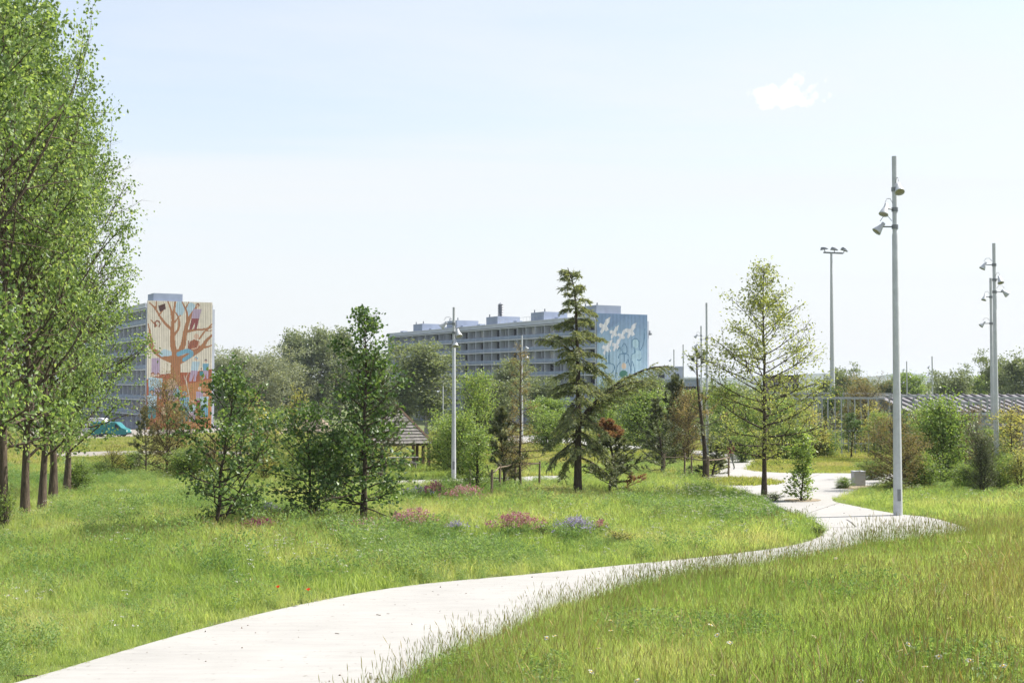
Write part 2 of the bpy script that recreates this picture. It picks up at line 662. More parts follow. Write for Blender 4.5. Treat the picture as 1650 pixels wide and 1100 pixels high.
M['lens'] = plain('lamp_lens', (0.34, 0.31, 0.27), 0.2, 0.0, 0.2, 20)
M['white'] = plain('white_paint', (0.52, 0.54, 0.58), 0.5, 0, 0.06, 0.6)
M['frame'] = plain('frame_paint', (0.36, 0.37, 0.39), 0.5, 0, 0.06, 0.6)
M['facade'] = plain('facade_concrete', (0.46, 0.49, 0.56), 0.75, 0, 0.10, 0.35)
M['facade2'] = plain('facade_panel', (0.27, 0.315, 0.41), 0.75, 0, 0.12, 0.4)
M['rail'] = plain('balcony_front_panel', (0.22, 0.275, 0.38), 0.6, 0, 0.12, 0.5)
M['glass'] = plain('window_glass', (0.016, 0.021, 0.030), 0.25, 0, 0.3, 0.8, spec=0.35)
M['redp'] = plain('red_panel', (0.40, 0.07, 0.03), 0.6)
M['curtain'] = plain('curtain_pale', (0.50, 0.50, 0.50), 0.8)
M['wood'] = plain('weathered_shingle', (0.165, 0.155, 0.145), 0.9, 0, 0.35, 6.0, 0.4)
M['post'] = plain('dark_timber', (0.115, 0.075, 0.05), 0.85, 0, 0.3, 9.0, 0.4)
M['stake'] = plain('stake_timber', (0.17, 0.13, 0.095), 0.9, 0, 0.3, 9.0, 0.4)
M['greyp'] = plain('grey_metal_roof', (0.23, 0.22, 0.235), 0.5, 0.0, 0.1, 0.6)
M['darkp'] = plain('dark_rib', (0.045, 0.042, 0.05), 0.6)
M['green'] = plain('green_panel', (0.012, 0.20, 0.12), 0.5, 0, 0.15, 1.0)
M['brick'] = plain('brown_brick', (0.16, 0.12, 0.105), 0.85, 0, 0.2, 2.0)
M['teal'] = plain('teal_car_paint', (0.008, 0.17, 0.18), 0.28, 0.15, 0.05, 1.0, spec=0.6)
M['tyre'] = plain('tyre_rubber', (0.02, 0.02, 0.02), 0.85)
M['chrome'] = plain('wheel_rim', (0.42, 0.42, 0.44), 0.35, 0.7)
M['plast'] = plain('black_plastic', (0.03, 0.03, 0.035), 0.55)
M['lampc'] = plain('headlight_glass', (0.7, 0.72, 0.75), 0.1)
M['red'] = plain('red_plastic', (0.55, 0.045, 0.03), 0.5)
M['hill'] = plain('wooded_hill', (0.055, 0.075, 0.04), 0.95, 0, 0.35, 0.012)
M['bark'] = bark_mat('poplar_bark', (0.045, 0.035, 0.028), (0.15, 0.115, 0.085), 9)
M['twig'] = bark_mat('young_bark', (0.035, 0.028, 0.022), (0.10, 0.08, 0.06), 22)
M['pale'] = bark_mat('pale_bark', (0.22, 0.20, 0.17), (0.42, 0.40, 0.36), 8)
M['L_pop'] = leaf_mat('poplar_leaf', [(0.0, (0.034, 0.058, 0.018)), (0.35, (0.072, 0.122, 0.032)), (0.7, (0.125, 0.182, 0.052)), (1.0, (0.220, 0.270, 0.110))], 0.42, 0.45, 0.35)
M['L_ald'] = leaf_mat('alder_leaf', [(0.0, (0.016, 0.036, 0.010)), (0.45, (0.036, 0.074, 0.018)), (0.75, (0.058, 0.105, 0.026)), (1.0, (0.130, 0.180, 0.060))], 0.34, 0.45, 0.4)
M['L_oak'] = leaf_mat('oak_leaf', [(0.0, (0.085, 0.108, 0.030)), (0.5, (0.130, 0.155, 0.046)), (1.0, (0.190, 0.195, 0.075))], 0.5, 0.45, 0.4)
M['L_yng'] = leaf_mat('fresh_leaf', [(0.0, (0.055, 0.100, 0.020)), (0.5, (0.095, 0.150, 0.030)), (1.0, (0.155, 0.195, 0.050))], 0.45, 0.4, 0.5)
M['L_yel'] = leaf_mat('yellowish_leaf', [(0.0, (0.110, 0.120, 0.025)), (0.5, (0.180, 0.180, 0.045)), (1.0, (0.270, 0.240, 0.080))], 0.45, 0.5, 0.4)
M['L_brn'] = leaf_mat('brownish_leaf', [(0.0, (0.070, 0.060, 0.024)), (0.5, (0.120, 0.098, 0.042)), (1.0, (0.200, 0.150, 0.075))], 0.35, 0.6, 0.3)
M['L_ced'] = leaf_mat('cedar_needle', [(0.0, (0.060, 0.084, 0.040)), (0.5, (0.120, 0.142, 0.066)), (1.0, (0.220, 0.215, 0.105))], 0.35, 0.5, 0.4)
M['L_pin'] = leaf_mat('pine_needle', [(0.0, (0.030, 0.045, 0.022)), (0.5, (0.060, 0.078, 0.036)), (1.0, (0.125, 0.130, 0.062))], 0.2, 0.5, 0.4)
M['L_red'] = leaf_mat('dead_needle', [(0.0, (0.085, 0.042, 0.026)), (0.5, (0.13, 0.066, 0.040)), (1.0, (0.18, 0.10, 0.06))], 0.3, 0.7, 0.2)
M['L_wil'] = leaf_mat('willow_leaf', [(0.0, (0.075, 0.092, 0.050)), (0.5, (0.120, 0.140, 0.080)), (1.0, (0.180, 0.195, 0.125))], 0.3, 0.5, 0.5)
M['L_bg'] = leaf_mat('grove_leaf', [(0.0, (0.052, 0.072, 0.032)), (0.5, (0.085, 0.110, 0.050)), (1.0, (0.135, 0.158, 0.080))], 0.35, 0.5, 0.4)
M['petal'] = leaf_mat('white_petal', [(0.0, (0.70, 0.70, 0.68)), (1.0, (0.82, 0.82, 0.80))], 0.3, 0.6, 0.2, 0.8, gain=0.75, grey=0.0)
M['pink'] = leaf_mat('pink_petal', [(0.0, (0.40, 0.12, 0.22)), (0.5, (0.56, 0.24, 0.35)), (1.0, (0.66, 0.42, 0.50))], 0.3, 0.6, 0.2, 0.9, gain=0.75, grey=0.0)
M['mag'] = leaf_mat('magenta_petal', [(0.0, (0.20, 0.03, 0.12)), (0.5, (0.36, 0.07, 0.22)), (1.0, (0.50, 0.18, 0.33))], 0.3, 0.6, 0.2, 0.9, gain=0.75, grey=0.0)
M['lil'] = leaf_mat('lilac_petal', [(0.0, (0.30, 0.26, 0.52)), (0.5, (0.44, 0.40, 0.66)), (1.0, (0.60, 0.56, 0.76))], 0.3, 0.6, 0.2, 0.9, gain=0.75, grey=0.0)
M['pop'] = leaf_mat('poppy_petal', [(0.0, (0.55, 0.03, 0.01)), (1.0, (0.70, 0.07, 0.02))], 0.4, 0.6, 0.2, 0.8, gain=0.75, grey=0.0)
M['yolk'] = plain('daisy_centre', (0.60, 0.40, 0.03), 0.8)

# ------------------------------------------------------------------ path and ground
MAIN_PX = ([(-200, 1165), (30, 1101), (300, 1022), (490, 975), (660, 945), (850, 927), (1000, 912), (1160, 896), (1270, 881), (1316, 868), (1328, 855),
            (1314, 842), (1272, 825), (1242, 812), (1228, 803), (1196, 795), (1155, 787), (1138, 776), (1148, 762), (1166, 750), (1148, 738), (1060, 727), (1000, 724), (900, 715), (820, 713),
            (820, 702), (920, 704), (1010, 717), (1080, 722), (1150, 728), (1190, 733), (1216, 739), (1219, 745), (1204, 752), (1212, 758), (1260, 762), (1372, 763), (1452, 765),
            (1452, 777), (1400, 786), (1368, 796), (1344, 803), (1343, 808), (1362, 813), (1440, 828), (1500, 835), (1555, 850), (1585, 855)]
           + [NEAR_EDGE_PX[-1]] + NEAR_EDGE_PX[::-1][1:])
SIDE_PX = [(560, 777), (640, 775), (760, 771), (900, 767), (900, 774), (760, 779), (640, 784), (560, 786)]
SLAB_PX = [(40, 826), (120, 819), (205, 814), (205, 819), (120, 825), (40, 832)]
SLAB2_PX = [(150, 793), (195, 788), (210, 791), (190, 796), (160, 797)]
ROAD_PX = [(60, 690), (230, 690), (420, 683), (420, 692), (230, 703), (60, 707)]
TRACK_PX = [(100, 730), (230, 727), (420, 729), (420, 733), (230, 733), (100, 737)]


def poly_world(px):
    return smooth_closed([ground0(*p) for p in px], 5)


PATHS = {}
for nm, px in (('main', MAIN_PX), ('side', SIDE_PX), ('slab', SLAB_PX), ('slab2', SLAB2_PX), ('road', ROAD_PX), ('track', TRACK_PX)):
    PATHS[nm] = poly_world(px)


def on_path(x, y, pad=0.0):
    c = np.zeros(np.shape(x), bool)
    for P in PATHS.values():
        c |= in_poly(x, y, P)
    if pad:
        for dx, dy in ((pad, 0), (-pad, 0), (0, pad), (0, -pad)):
            for P in PATHS.values():
                c |= in_poly(x + dx, y + dy, P)
    return c


def sheet(name, P, mat, lift, step, label=None, kind='structure', drop=0.14, zfun=None):
    zf = zfun or (lambda x, y: base_z(y))
    lo, hi = P.min(0), P.max(0)
    gx, gy = np.meshgrid(np.arange(lo[0], hi[0], step), np.arange(lo[1], hi[1], step))
    gx, gy = gx.ravel(), gy.ravel()
    k = in_poly(gx, gy, P)
    pts = [Vector((float(a), float(b))) for a, b in P] + [Vector((float(a), float(b))) for a, b in zip(gx[k], gy[k])]
    n = len(P)
    v2, e2, f2, *_ = delaunay_2d_cdt(pts, [], [list(range(n))], 1, 1e-5)
    V = np.array([(v.x, v.y) for v in v2])
    Z = zf(V[:, 0], V[:, 1]) + lift
    V3 = np.column_stack([V, Z])
    F = np.array([f for f in f2 if len(f) == 3])
    a, b, c = V[F[:, 0]], V[F[:, 1]], V[F[:, 2]]
    ar = (b[:, 0] - a[:, 0]) * (c[:, 1] - a[:, 1]) - (b[:, 1] - a[:, 1]) * (c[:, 0] - a[:, 0])
    F[ar < 0] = F[ar < 0][:, ::-1]
    T = np.column_stack([P, zf(P[:, 0], P[:, 1]) + lift])
    Bm = T.copy()
    Bm[:, 2] -= drop
    sk = np.vstack([T, Bm])
    i = np.arange(n)
    j = (i + 1) % n
    SF = np.stack([i, j, j + n, i + n], -1)
    o = obj(name, mk_mesh(name, [(V3, F, 0), (sk, SF, 0)], mat))
    tag(o, label, kind=kind)
    return o


def graded(lo, hi, step, far, ratio=1.22):
    mid = list(np.arange(lo, hi + 1e-6, step))
    s, a = step, hi
    while a < far:
        s *= ratio
        a += s
        mid.append(a)
    return mid


gx = np.array(graded(-38, 38, 0.8, 4200))
gx = np.concatenate([-gx[gx > 38][::-1], gx])
gy = np.array([-600, -250, -100, -60, -40] + graded(-30, 64, 0.8, 320, 1.04) + list(np.linspace(360, 1500, 12)) + [2000, 3000, 4500, 7000, 9000])
GX, GY = np.meshgrid(gx, gy)
GZ = hgt(GX, GY) - 0.05 * on_path(GX.ravel(), GY.ravel()).reshape(GX.shape)
ny, nx = GX.shape
idx = np.arange(ny * nx).reshape(ny, nx)
GF = np.stack([idx[:-1, :-1], idx[:-1, 1:], idx[1:, 1:], idx[1:, :-1]], -1).reshape(-1, 4)
tag(obj('ground', mk_mesh('ground', [(np.stack([GX, GY, GZ], -1).reshape(-1, 3), GF, 0)], M['ground'], True)), 'wide green meadow ground falling gently towards the buildings', kind='structure')
sheet('path', PATHS['main'], M['path'], 0.03, 1.3, 'pale concrete path winding through the meadow to a small plaza')
sheet('side_path', PATHS['side'], M['path'], 0.03, 2.0, 'thin pale path in front of the timber shelter')
sheet('path_slab', PATHS['slab'], M['path'], 0.05, 2.0, 'sunlit path strip beside the big trunks', zfun=hgt)
sheet('stone_slab', PATHS['slab2'], M['path'], 0.06, 2.0, 'small white slab lying in the grass behind the trunks', zfun=hgt)
sheet('road', PATHS['road'], M['gravel'], 0.05, 5.0, 'pale gravel road where the vans are parked')
sheet('gravel_track', PATHS['track'], M['gravel'], 0.05, 5.0, 'light gravel track below the road')

# beds set into the plaza
def bed(px, py, rx, ry, name, label):
    P = smooth_closed([ground0(px + rx * math.cos(a), py + ry * math.sin(a)) for a in np.linspace(0, 2 * math.pi, 13)[:-1]], 3)
    sheet(name, P, M['soil'], 0.045, 0.8, label, drop=0.08)
    return P


BEDS = [bed(1192, 777, 58, 5.5, 'planting_bed', 'oval grassy bed inside the pale plaza'),
        bed(1293, 807, 30, 2.6, 'planting_bed', 'narrow soil bed round the small plaza tree'),
        bed(1381, 786, 34, 3.2, 'planting_bed', 'narrow soil bed round the concrete bin')]


def joint(pxs, w=0.05):
    P = np.array([ground0(*p) for p in pxs])
    L, Rr = [], []
    for i in range(len(P)):
        t = P[min(i + 1, len(P) - 1)] - P[max(i - 1, 0)]
        n = np.array([-t[1], t[0]]) / np.linalg.norm(t)
        L.append(P[i] + n * w / 2)
        Rr.append(P[i] - n * w / 2)
    A = np.array(L + Rr)
    V = np.column_stack([A, base_z(A[:, 1]) + 0.034])
    k = len(P)
    F = [(i, i + 1, k + i + 1, k + i) for i in range(k - 1)]
    return mk_mesh('joint', [(V, F, 0)], M['joint'])


path_o = bpy.data.objects['path']
for pl in ([(1330, 851), (1480, 849)], [(1364, 838), (1372, 843), (1379, 850)], [(1302, 828), (1352, 811)], [(1262, 786), (1320, 765)]):
    obj('joint', joint(pl, 0.06 if len(pl) == 3 else 0.03), path_o)

# ------------------------------------------------------------------ distant hills
def hill_ridge(name, label, Y, x0, x1, depth, prof, seed):
    rg = np.random.default_rng(seed)
    xs = np.linspace(x0, x1, 160)
    base = np.interp(xs, [p[0] for p in prof], [p[1] for p in prof])
    ph = rg.uniform(0, 6, 8)
    base = base + sum(1.6 / (i + 1) * np.sin(xs * 0.011 * (i + 1) * 1.7 + ph[i]) for i in range(8)) * (base > 1)
    rows = []
    prof_d = [(-1, 0), (-0.7, 0.25), (-0.4, 0.62), (-0.15, 0.92), (0, 1), (0.3, 0.9), (1, 0.0)]
    for d, k in prof_d:
        j = 1 + 0.08 * np.sin(xs * 0.02 + d * 9)
        rows.append(np.column_stack([xs, np.full_like(xs, Y + d * depth), -7 + np.maximum(base + 7, 0) * k * (j if 0 < k < 1 else 1)]))
    V = np.concatenate(rows)
    n = len(xs)
    idx = np.arange(len(V)).reshape(len(rows), n)
    F = np.stack([idx[:-1, :-1], idx[:-1, 1:], idx[1:, 1:], idx[1:, :-1]], -1).reshape(-1, 4)
    tag(obj(name, mk_mesh(name, [(V, F, 0)], M['hill'], True)), label, kind='structure')


def px_prof(Y, pts):
    return [((px - 825) / FOC * Y, CAMZ + (HOR - py) / FOC * Y) for px, py in pts]


hill_ridge('hills', 'long wooded hill ridge far beyond the park', 3400, -2600, 2600, 420,
           px_prof(3400, [(-600, 612), (0, 611), (400, 608), (900, 610), (1180, 607), (1270, 605), (1340, 600), (1400, 608), (1450, 601), (1480, 605), (1540, 611), (1620, 607), (1700, 604), (2200, 612)]), 3)

# ------------------------------------------------------------------ foliage builders
def unit(v):
    return v / (np.linalg.norm(v, axis=-1, keepdims=True) + 1e-9)


def leaf_chunk(rg, pos, outd, L, W, up=0.5, m=0, fold=0.25):
    n = len(pos)
    d = unit(outd + rg.normal(0, 0.75, (n, 3)))
    nr = unit(rg.normal(0, 1, (n, 3)) + np.array([0.15, 0, up * 1.6]))
    s = unit(np.cross(d, nr))
    nr = np.cross(s, d)
    l = L * rg.uniform(0.65, 1.25, (n, 1))
    w = W * rg.uniform(0.7, 1.2, (n, 1))
    b = pos - d * l * 0.5
    t = pos + d * l * 0.5
    mid = pos - d * l * 0.08
    a = mid + s * w * 0.5 + nr * w * fold
    c = mid - s * w * 0.5 + nr * w * fold
    V = np.stack([b, a, t, c], 1).reshape(-1, 3)
    k = np.arange(n)[:, None] * 4
    F = np.concatenate([k + np.array([0, 2, 1]), k + np.array([0, 3, 2])], 1).reshape(-1, 3)
    return (V, F, m)


def curve_branch(rg, p, d, L, n, lift=0.0, wob=0.08):
    """polyline starting at p; lift > 0 bends up, < 0 droops"""
    P = [np.array(p, float)]
    d = unit(np.array(d, float))
    for i in range(n):
        d = unit(d + np.array([0, 0, lift / n]) + rg.normal(0, wob, 3))
        P.append(P[-1] + d * L / n)
    return np.array(P)


def interp_poly(P, t):
    u = np.clip(t, 0, 1) * (len(P) - 1)
    i = np.minimum(u.astype(int), len(P) - 2)
    f = (u - i)[:, None]
    return P[i] * (1 - f) + P[i + 1] * f


PROF = {
    'diam': lambda t: float(np.interp(t, [0, 0.12, 0.4, 0.7, 1.0], [0.6, 0.9, 1.0, 0.42, 0.06])),
    'oval': lambda t: np.sin(math.pi * (0.12 + 0.86 * t)) ** 0.75,
    'cone': lambda t: 0.12 + 0.95 * (1 - t) ** 0.85,
    'spire': lambda t: 0.16 + 0.84 * np.sin(math.pi * min(1, 0.25 + 0.75 * t)) ** 1.2,
    'flame': lambda t: 0.2 + 0.8 * np.sin(math.pi * min(1, (0.18 + 0.8 * t) ** 0.8)),
    'column': lambda t: 0.65 + 0.35 * np.sin(math.pi * t),
    'vase': lambda t: 0.35 + 0.65 * np.sin(math.pi * (0.1 + 0.75 * t)),
    'hour': lambda t: 1.0 if t < 0.42 else (0.48 if t < 0.62 else 0.72 - 0.5 * max(0, t - 0.82)),
}


def broad_tree(seed, H, Rad, cb, nb, n2, nleaf, leaf, prof='oval', tr=0.1, el0=50, el1=75, lift=0.3, spread=0.18, lean=(0, 0), wob=0.03, ar=0.75,
               stems=1, skirt=0, n3=2, up=0.5, clump=0.5, twig_r=0.22, tsides=7):
    """tapered trunk with limbs, twigs and leaf faces spread round the twigs. el: degrees above horizontal at the crown's foot / top"""
    rg = np.random.default_rng(seed)
    wood = []
    tw_p, tw_d, tw_w = [], [], []
    for s in range(stems):
        az0 = rg.uniform(0, 6.28)
        hs = H * (1 if s == 0 else rg.uniform(0.6, 0.9))
        k = 11
        zz = np.linspace(0, 1, k)
        off = np.cumsum(rg.normal(0, wob, (k, 2)), 0) * H / k * 2
        off -= off[0]
        tx = off[:, 0] + lean[0] * zz ** 1.3 + (0 if s == 0 else math.cos(az0) * Rad * 0.5 * zz + math.cos(az0) * 0.05)
        ty = off[:, 1] + lean[1] * zz ** 1.3 + (0 if s == 0 else math.sin(az0) * Rad * 0.5 * zz + math.sin(az0) * 0.05)
        T = np.column_stack([tx, ty, zz * hs])
        T[0, 2] = -0.15
        rr = tr * (1 if s == 0 else 0.65) * (1 - 0.93 * zz) * (1 + 0.55 * np.exp(-zz * 22))
        wood.append(tube(T, rr + 0.006, tsides))
        nbr = nb if s == 0 else nb // 2
        for i in range(nbr):
            t = (i + rg.uniform(0.1, 0.9)) / nbr
            hz = cb + (1 - cb) * t * 0.985
            p = interp_poly(T, np.array([hz]))[0]
            az = az0 + i * 2.399 + rg.normal(0, 0.35)
            el = R(el0 + (el1 - el0) * t + rg.normal(0, 7))
            L = Rad * PROF[prof](t) * rg.uniform(0.72, 1.15)
            if s:
                L *= 0.7
            L = max(L, 0.12 * Rad) / max(0.45, math.cos(min(el, R(68))))
            d = np.array([math.cos(az) * math.cos(el), math.sin(az) * math.cos(el), math.sin(el)])
            Bp = curve_branch(rg, p, d, L, 6, lift, 0.10)
            r0 = np.interp(hz, zz, rr) * 0.5 + 0.004
            r0 = min(r0, 0.014 * L + 0.006)
            wood.append(tube(Bp, r0 * np.linspace(1, 0.25, 7) + 0.003, 4))
            bw = rg.uniform(1 - clump, 1 + clump) * (L / Rad) ** 0.7
            for q in range(n2):
                u = rg.uniform(0.22, 1.0)
                sp = interp_poly(Bp, np.array([u]))[0]
                bd = unit(Bp[min(6, int(u * 6) + 1)] - Bp[int(min(u, 0.99) * 6)])
                sd = unit(bd + rg.normal(0, 0.75, 3) + np.array([0, 0, 0.25 * lift]))
                sl = L * (0.42 - 0.2 * u) * rg.uniform(0.7, 1.3) + 0.05
                Sp = curve_branch(rg, sp, sd, sl, 3, lift * 0.6, 0.14)
                wood.append(tube(Sp, r0 * twig_r * 1.4 * np.linspace(1, 0.3, 4) + 0.002, 3))
                for v in np.linspace(0.2, 1.0, 4):
                    tw_p.append(interp_poly(Sp, np.array([v]))[0])
                    tw_d.append(sd)
                    tw_w.append(bw)
                for c in range(n3):
                    u3 = rg.uniform(0.3, 1)
                    tp = interp_poly(Sp, np.array([u3]))[0]
                    td = unit(sd + rg.normal(0, 0.8, 3))
                    e = tp + td * sl * 0.45
                    wood.append(tube(np.array([tp, e]), np.array([r0 * twig_r * 0.4 + 0.0015, 0.0015]), 3))
                    for v in (0.5, 1.0):
                        tw_p.append(tp + td * sl * 0.45 * v)
                        tw_d.append(td)
                        tw_w.append(bw)
    tw_p, tw_d, tw_w = np.array(tw_p), np.array(tw_d), np.array(tw_w)
    tw_w = np.clip(tw_w, 0.02, None)
    pick = rg.choice(len(tw_p), nleaf, p=tw_w / tw_w.sum())
    pos = tw_p[pick] + rg.normal(0, spread, (nleaf, 3)) * np.array([1, 1, 0.8])
    pos[:, 2] = np.maximum(pos[:, 2], 0.08)
    leaves = leaf_chunk(rg, pos, tw_d[pick], leaf, leaf * ar, up)
    return wood, [leaves]


def needle_chunk(rg, pos, d, L, W, m=0, sp=0.55):
    n = len(pos)
    d = unit(d + rg.normal(0, sp, (n, 3)))
    s = unit(np.cross(d, rg.normal(0, 1, (n, 3))))
    l = L * rg.uniform(0.6, 1.2, (n, 1))
    w = W * rg.uniform(0.7, 1.2, (n, 1))
    V = np.stack([pos - s * w / 2, pos + s * w / 2, pos + d * l + s * w * 0.15, pos + d * l - s * w * 0.15], 1).reshape(-1, 3)
    k = np.arange(n)[:, None] * 4
    F = k + np.array([[0, 1, 2, 3]])
    return (V, F, m)


def cedar_tree(seed, H, Rad, big_branch=None):
    rg = np.random.default_rng(seed)
    wood, foli = [], []
    k = 14
    zz = np.linspace(0, 1, k)
    T = np.column_stack([0.10 * np.sin(zz * 5) * zz, 0.06 * np.cos(zz * 4) * zz, zz * H])
    T[-1] += [-0.28, 0, -0.02]
    T[-2] += [-0.06, 0, 0]
    T[0, 2] = -0.15
    rr = 0.155 * (1 - 0.96 * zz) * (1 + 0.3 * np.exp(-zz * 25)) + 0.008
    wood.append(tube(T, rr, 9))
    P, D = [], []
    specs = []
    nb = 76
    for i in range(nb):
        t = (i + rg.uniform(0, 1)) / nb
        hz = 0.17 + 0.82 * t
        az = i * 2.399 + rg.normal(0, 0.3)
        L = Rad * (0.10 + 0.90 * (1 - t) ** 0.72) * rg.uniform(0.65, 1.18)
        el = R(4 + 34 * t + rg.normal(0, 9))
        specs.append((hz, az, L, el, -0.75 - 0.25 * (1 - t)))
    specs += [(0.60, R(187), Rad * 1.0, R(52), -1.0), (0.62, R(168), Rad * 0.82, R(60), -1.1), (0.56, R(-4), Rad * 0.85, R(25), -1.3), (0.80, R(-8), Rad * 0.45, R(30), -1.2)]
    if big_branch:
        specs += big_branch
    for hz, az, L, el, dr in specs:
        p = interp_poly(T, np.array([hz]))[0]
        d = np.array([math.cos(az) * math.cos(el), math.sin(az) * math.cos(el), math.sin(el)])
        Bp = curve_branch(rg, p, d, L, 8, dr, 0.05)
        r0 = 0.010 + 0.016 * L
        wood.append(tube(Bp, r0 * np.linspace(1, 0.2, 9), 4))
        nsub = int(10 + L * 15)
        for q in range(nsub):
            u = 0.12 + 0.88 * (q + rg.uniform(0, 1)) / nsub
            sp = interp_poly(Bp, np.array([u]))[0]
            bd = unit(Bp[min(8, int(u * 8) + 1)] - Bp[min(7, int(u * 8))])
            side = unit(np.cross(bd, [0, 0, 1])) * (1 if q % 2 else -1)
            sd = unit(bd * 0.8 + side * rg.uniform(0.2, 0.95) + np.array([0, 0, -0.18]) + rg.normal(0, 0.22, 3))
            sl = (0.20 + 0.20 * L * (1 - 0.65 * u)) * rg.uniform(0.6, 1.25)
            Sp = curve_branch(rg, sp, sd, sl, 4, -0.55, 0.06)
            wood.append(tube(Sp, np.array([0.008, 0.006, 0.005, 0.004, 0.003]), 3))
            m = int(7 + sl * 32)
            tt = rg.uniform(0.0, 1.0, m)
            P.append(interp_poly(Sp, tt))
            dd = unit(np.gradient(Sp, axis=0))
            D.append(dd[np.minimum((tt * 4).astype(int), 4)])
    P, D = np.concatenate(P), np.concatenate(D)
    foli.append(needle_chunk(rg, P, D, 0.105, 0.036, 0, 0.62))
    return wood, foli


def pine_tree(seed, H, Rad, cb=0.08, nb=46, dense=1.5, needle=0.12, dead=None, el0=4, el1=58, lift=0.55, topknot=False):
    """young pine: upswept branches that end in brushes of needles. dead: function(pos) -> bool for browned needles"""
    rg = np.random.default_rng(seed)
    wood = []
    zz = np.linspace(0, 1, 9)
    T = np.column_stack([0.03 * H * np.sin(zz * 4 + seed), 0.03 * H * np.sin(zz * 3 + seed * 2), zz * H])
    T[0, 2] = -0.12
    wood.append(tube(T, 0.0135 * H * (1 - 0.9 * zz) + 0.01, 7))
    P, D = [], []

    def brush(poly, n):
        tt = rg.uniform(0.25, 1.0, n)
        P.append(interp_poly(poly, tt))
        d = unit(poly[-1] - poly[0])
        D.append(np.repeat(d[None], n, 0))
    for i in range(nb):
        t = (i + rg.uniform(0, 1)) / nb
        if topknot and 0.45 < t < 0.8 and rg.uniform() < 0.8:
            continue
        hz = cb + (1 - cb) * t
        az = i * 2.399 + rg.normal(0, 0.4)
        el = R(el0 + (el1 - el0) * t + rg.normal(0, 10))
        L = Rad * (0.25 + 0.8 * (1 - t) ** 0.8) * rg.uniform(0.65, 1.2)
        p = interp_poly(T, np.array([hz]))[0]
        Bp = curve_branch(rg, p, [math.cos(az) * math.cos(el), math.sin(az) * math.cos(el), math.sin(el)], L, 5, lift, 0.1)
        wood.append(tube(Bp, (0.008 + 0.012 * L) * np.linspace(1, 0.35, 6), 4))
        brush(Bp, int(26 * dense))
        for q in range(5):
            u = rg.uniform(0.3, 1)
            sp = interp_poly(Bp, np.array([u]))[0]
            sd = unit(Bp[-1] - Bp[0] + rg.normal(0, 0.5, 3) * L)
            Sp = curve_branch(rg, sp, sd, L * 0.38 * rg.uniform(0.6, 1.2), 3, lift, 0.1)
            wood.append(tube(Sp, np.array([0.007, 0.006, 0.005, 0.004]), 3))
            brush(Sp, int(30 * dense))
    brush(T[-3:], int(90 * dense))
    P, D = np.concatenate(P), np.concatenate(D)
    if dead is None:
        return wood, [needle_chunk(rg, P, D, needle, 0.026, 0, 0.75)], None
    k = dead(P)
    return wood, [needle_chunk(rg, P[~k], D[~k], needle, 0.026, 0, 0.75)], [needle_chunk(rg, P[k], D[k], needle, 0.03, 0, 0.7)]


PROTO = {}


def proto(key, built, H, Wd, leafm, barkm, crown='crown'):
    wood, leaves = built[0], built[1]
    LV = np.concatenate([np.asarray(c[0]) for c in leaves] + ([np.asarray(c[0]) for c in built[2]] if len(built) > 2 and built[2] is not None else []))
    H = float(np.percentile(LV[:, 2], 99.6))
    Wd = float(max(np.percentile(LV[:, 0], 98) - np.percentile(LV[:, 0], 2), np.percentile(LV[:, 1], 98) - np.percentile(LV[:, 1], 2)))
    PROTO[key] = dict(w=mk_mesh(key + '_trunk', wood, M[barkm], True), c=mk_mesh(key + '_crown', leaves, M[leafm]), H=H, W=Wd, crown=crown, d=None)
    if len(built) > 2 and built[2] is not None:
        PROTO[key]['d'] = mk_mesh(key + '_dead', built[2], M['L_brn' if key == 'pine_tall' else 'L_red'])


def plant(key, name, label, cat, pos, H, Wd=None, rz=0.0, group=None):
    p = PROTO[key]
    t = thing(name, label, cat, tuple(pos), rz, group)
    s = H / p['H']
    sw = (Wd / p['W']) if Wd else s
    t.scale = (sw, sw, s)
    obj('trunk', p['w'], t)
    obj(p['crown'], p['c'], t)
    if p['d']:
        tag(obj('dead_needles', p['d'], t), 'browned dead needles')
    return t


# hero and shared plants
for i in range(3):
    proto('poplar%d' % i, broad_tree(20 + i, 17, 4.3, 0.13, 64, 9, 17000, 0.165, 'flame', 0.185, 26, 62, 0.45, 0.20, wob=0.02, ar=0.8, n3=3, clump=0.9, tsides=12), 17, 8.6, 'L_pop', 'bark')
proto('alderA', broad_tree(41, 4.8, 1.7, 0.12, 36, 6, 2900, 0.125, 'spire', 0.06, 4, 54, 0.3, 0.11, lean=(0.55, 0), stems=2, ar=0.85, clump=0.85), 5.1, 3.2, 'L_ald', 'twig')
proto('alderB', broad_tree(43, 6.6, 1.6, 0.08, 50, 6, 4600, 0.125, 'cone', 0.075, 0, 50, 0.3, 0.13, lean=(0.0, 0), stems=2, ar=0.85, clump=0.95), 6.9, 2.7, 'L_ald', 'twig')
proto('alderC', broad_tree(47, 3.6, 1.4, 0.06, 32, 6, 2900, 0.125, 'oval', 0.05, 5, 60, 0.25, 0.13, stems=3, ar=0.85, clump=0.8), 4.0, 2.2, 'L_ald', 'twig')
proto('oak', broad_tree(51, 9.2, 2.5, 0.15, 58, 8, 8600, 0.115, 'diam', 0.085, 0, 44, 0.4, 0.17, wob=0.012, ar=0.6, n3=3, clump=0.55, twig_r=0.3), 9.4, 4.6, 'L_oak', 'twig')
proto('cedar', cedar_tree(61, 8.9, 1.75, [(0.33, R(-6), 4.2, R(56), -1.2), (0.31, R(10), 3.5, R(52), -1.25), (0.32, R(-20), 3.6, R(48), -1.2)]), 8.9, 3.9, 'L_ced', 'twig')
proto('pineA', pine_tree(71, 3.0, 0.95), 3.0, 1.9, 'L_pin', 'twig')
proto('pineB', pine_tree(73, 3.4, 0.95, nb=40, dense=1.3), 3.4, 1.7, 'L_pin', 'twig')
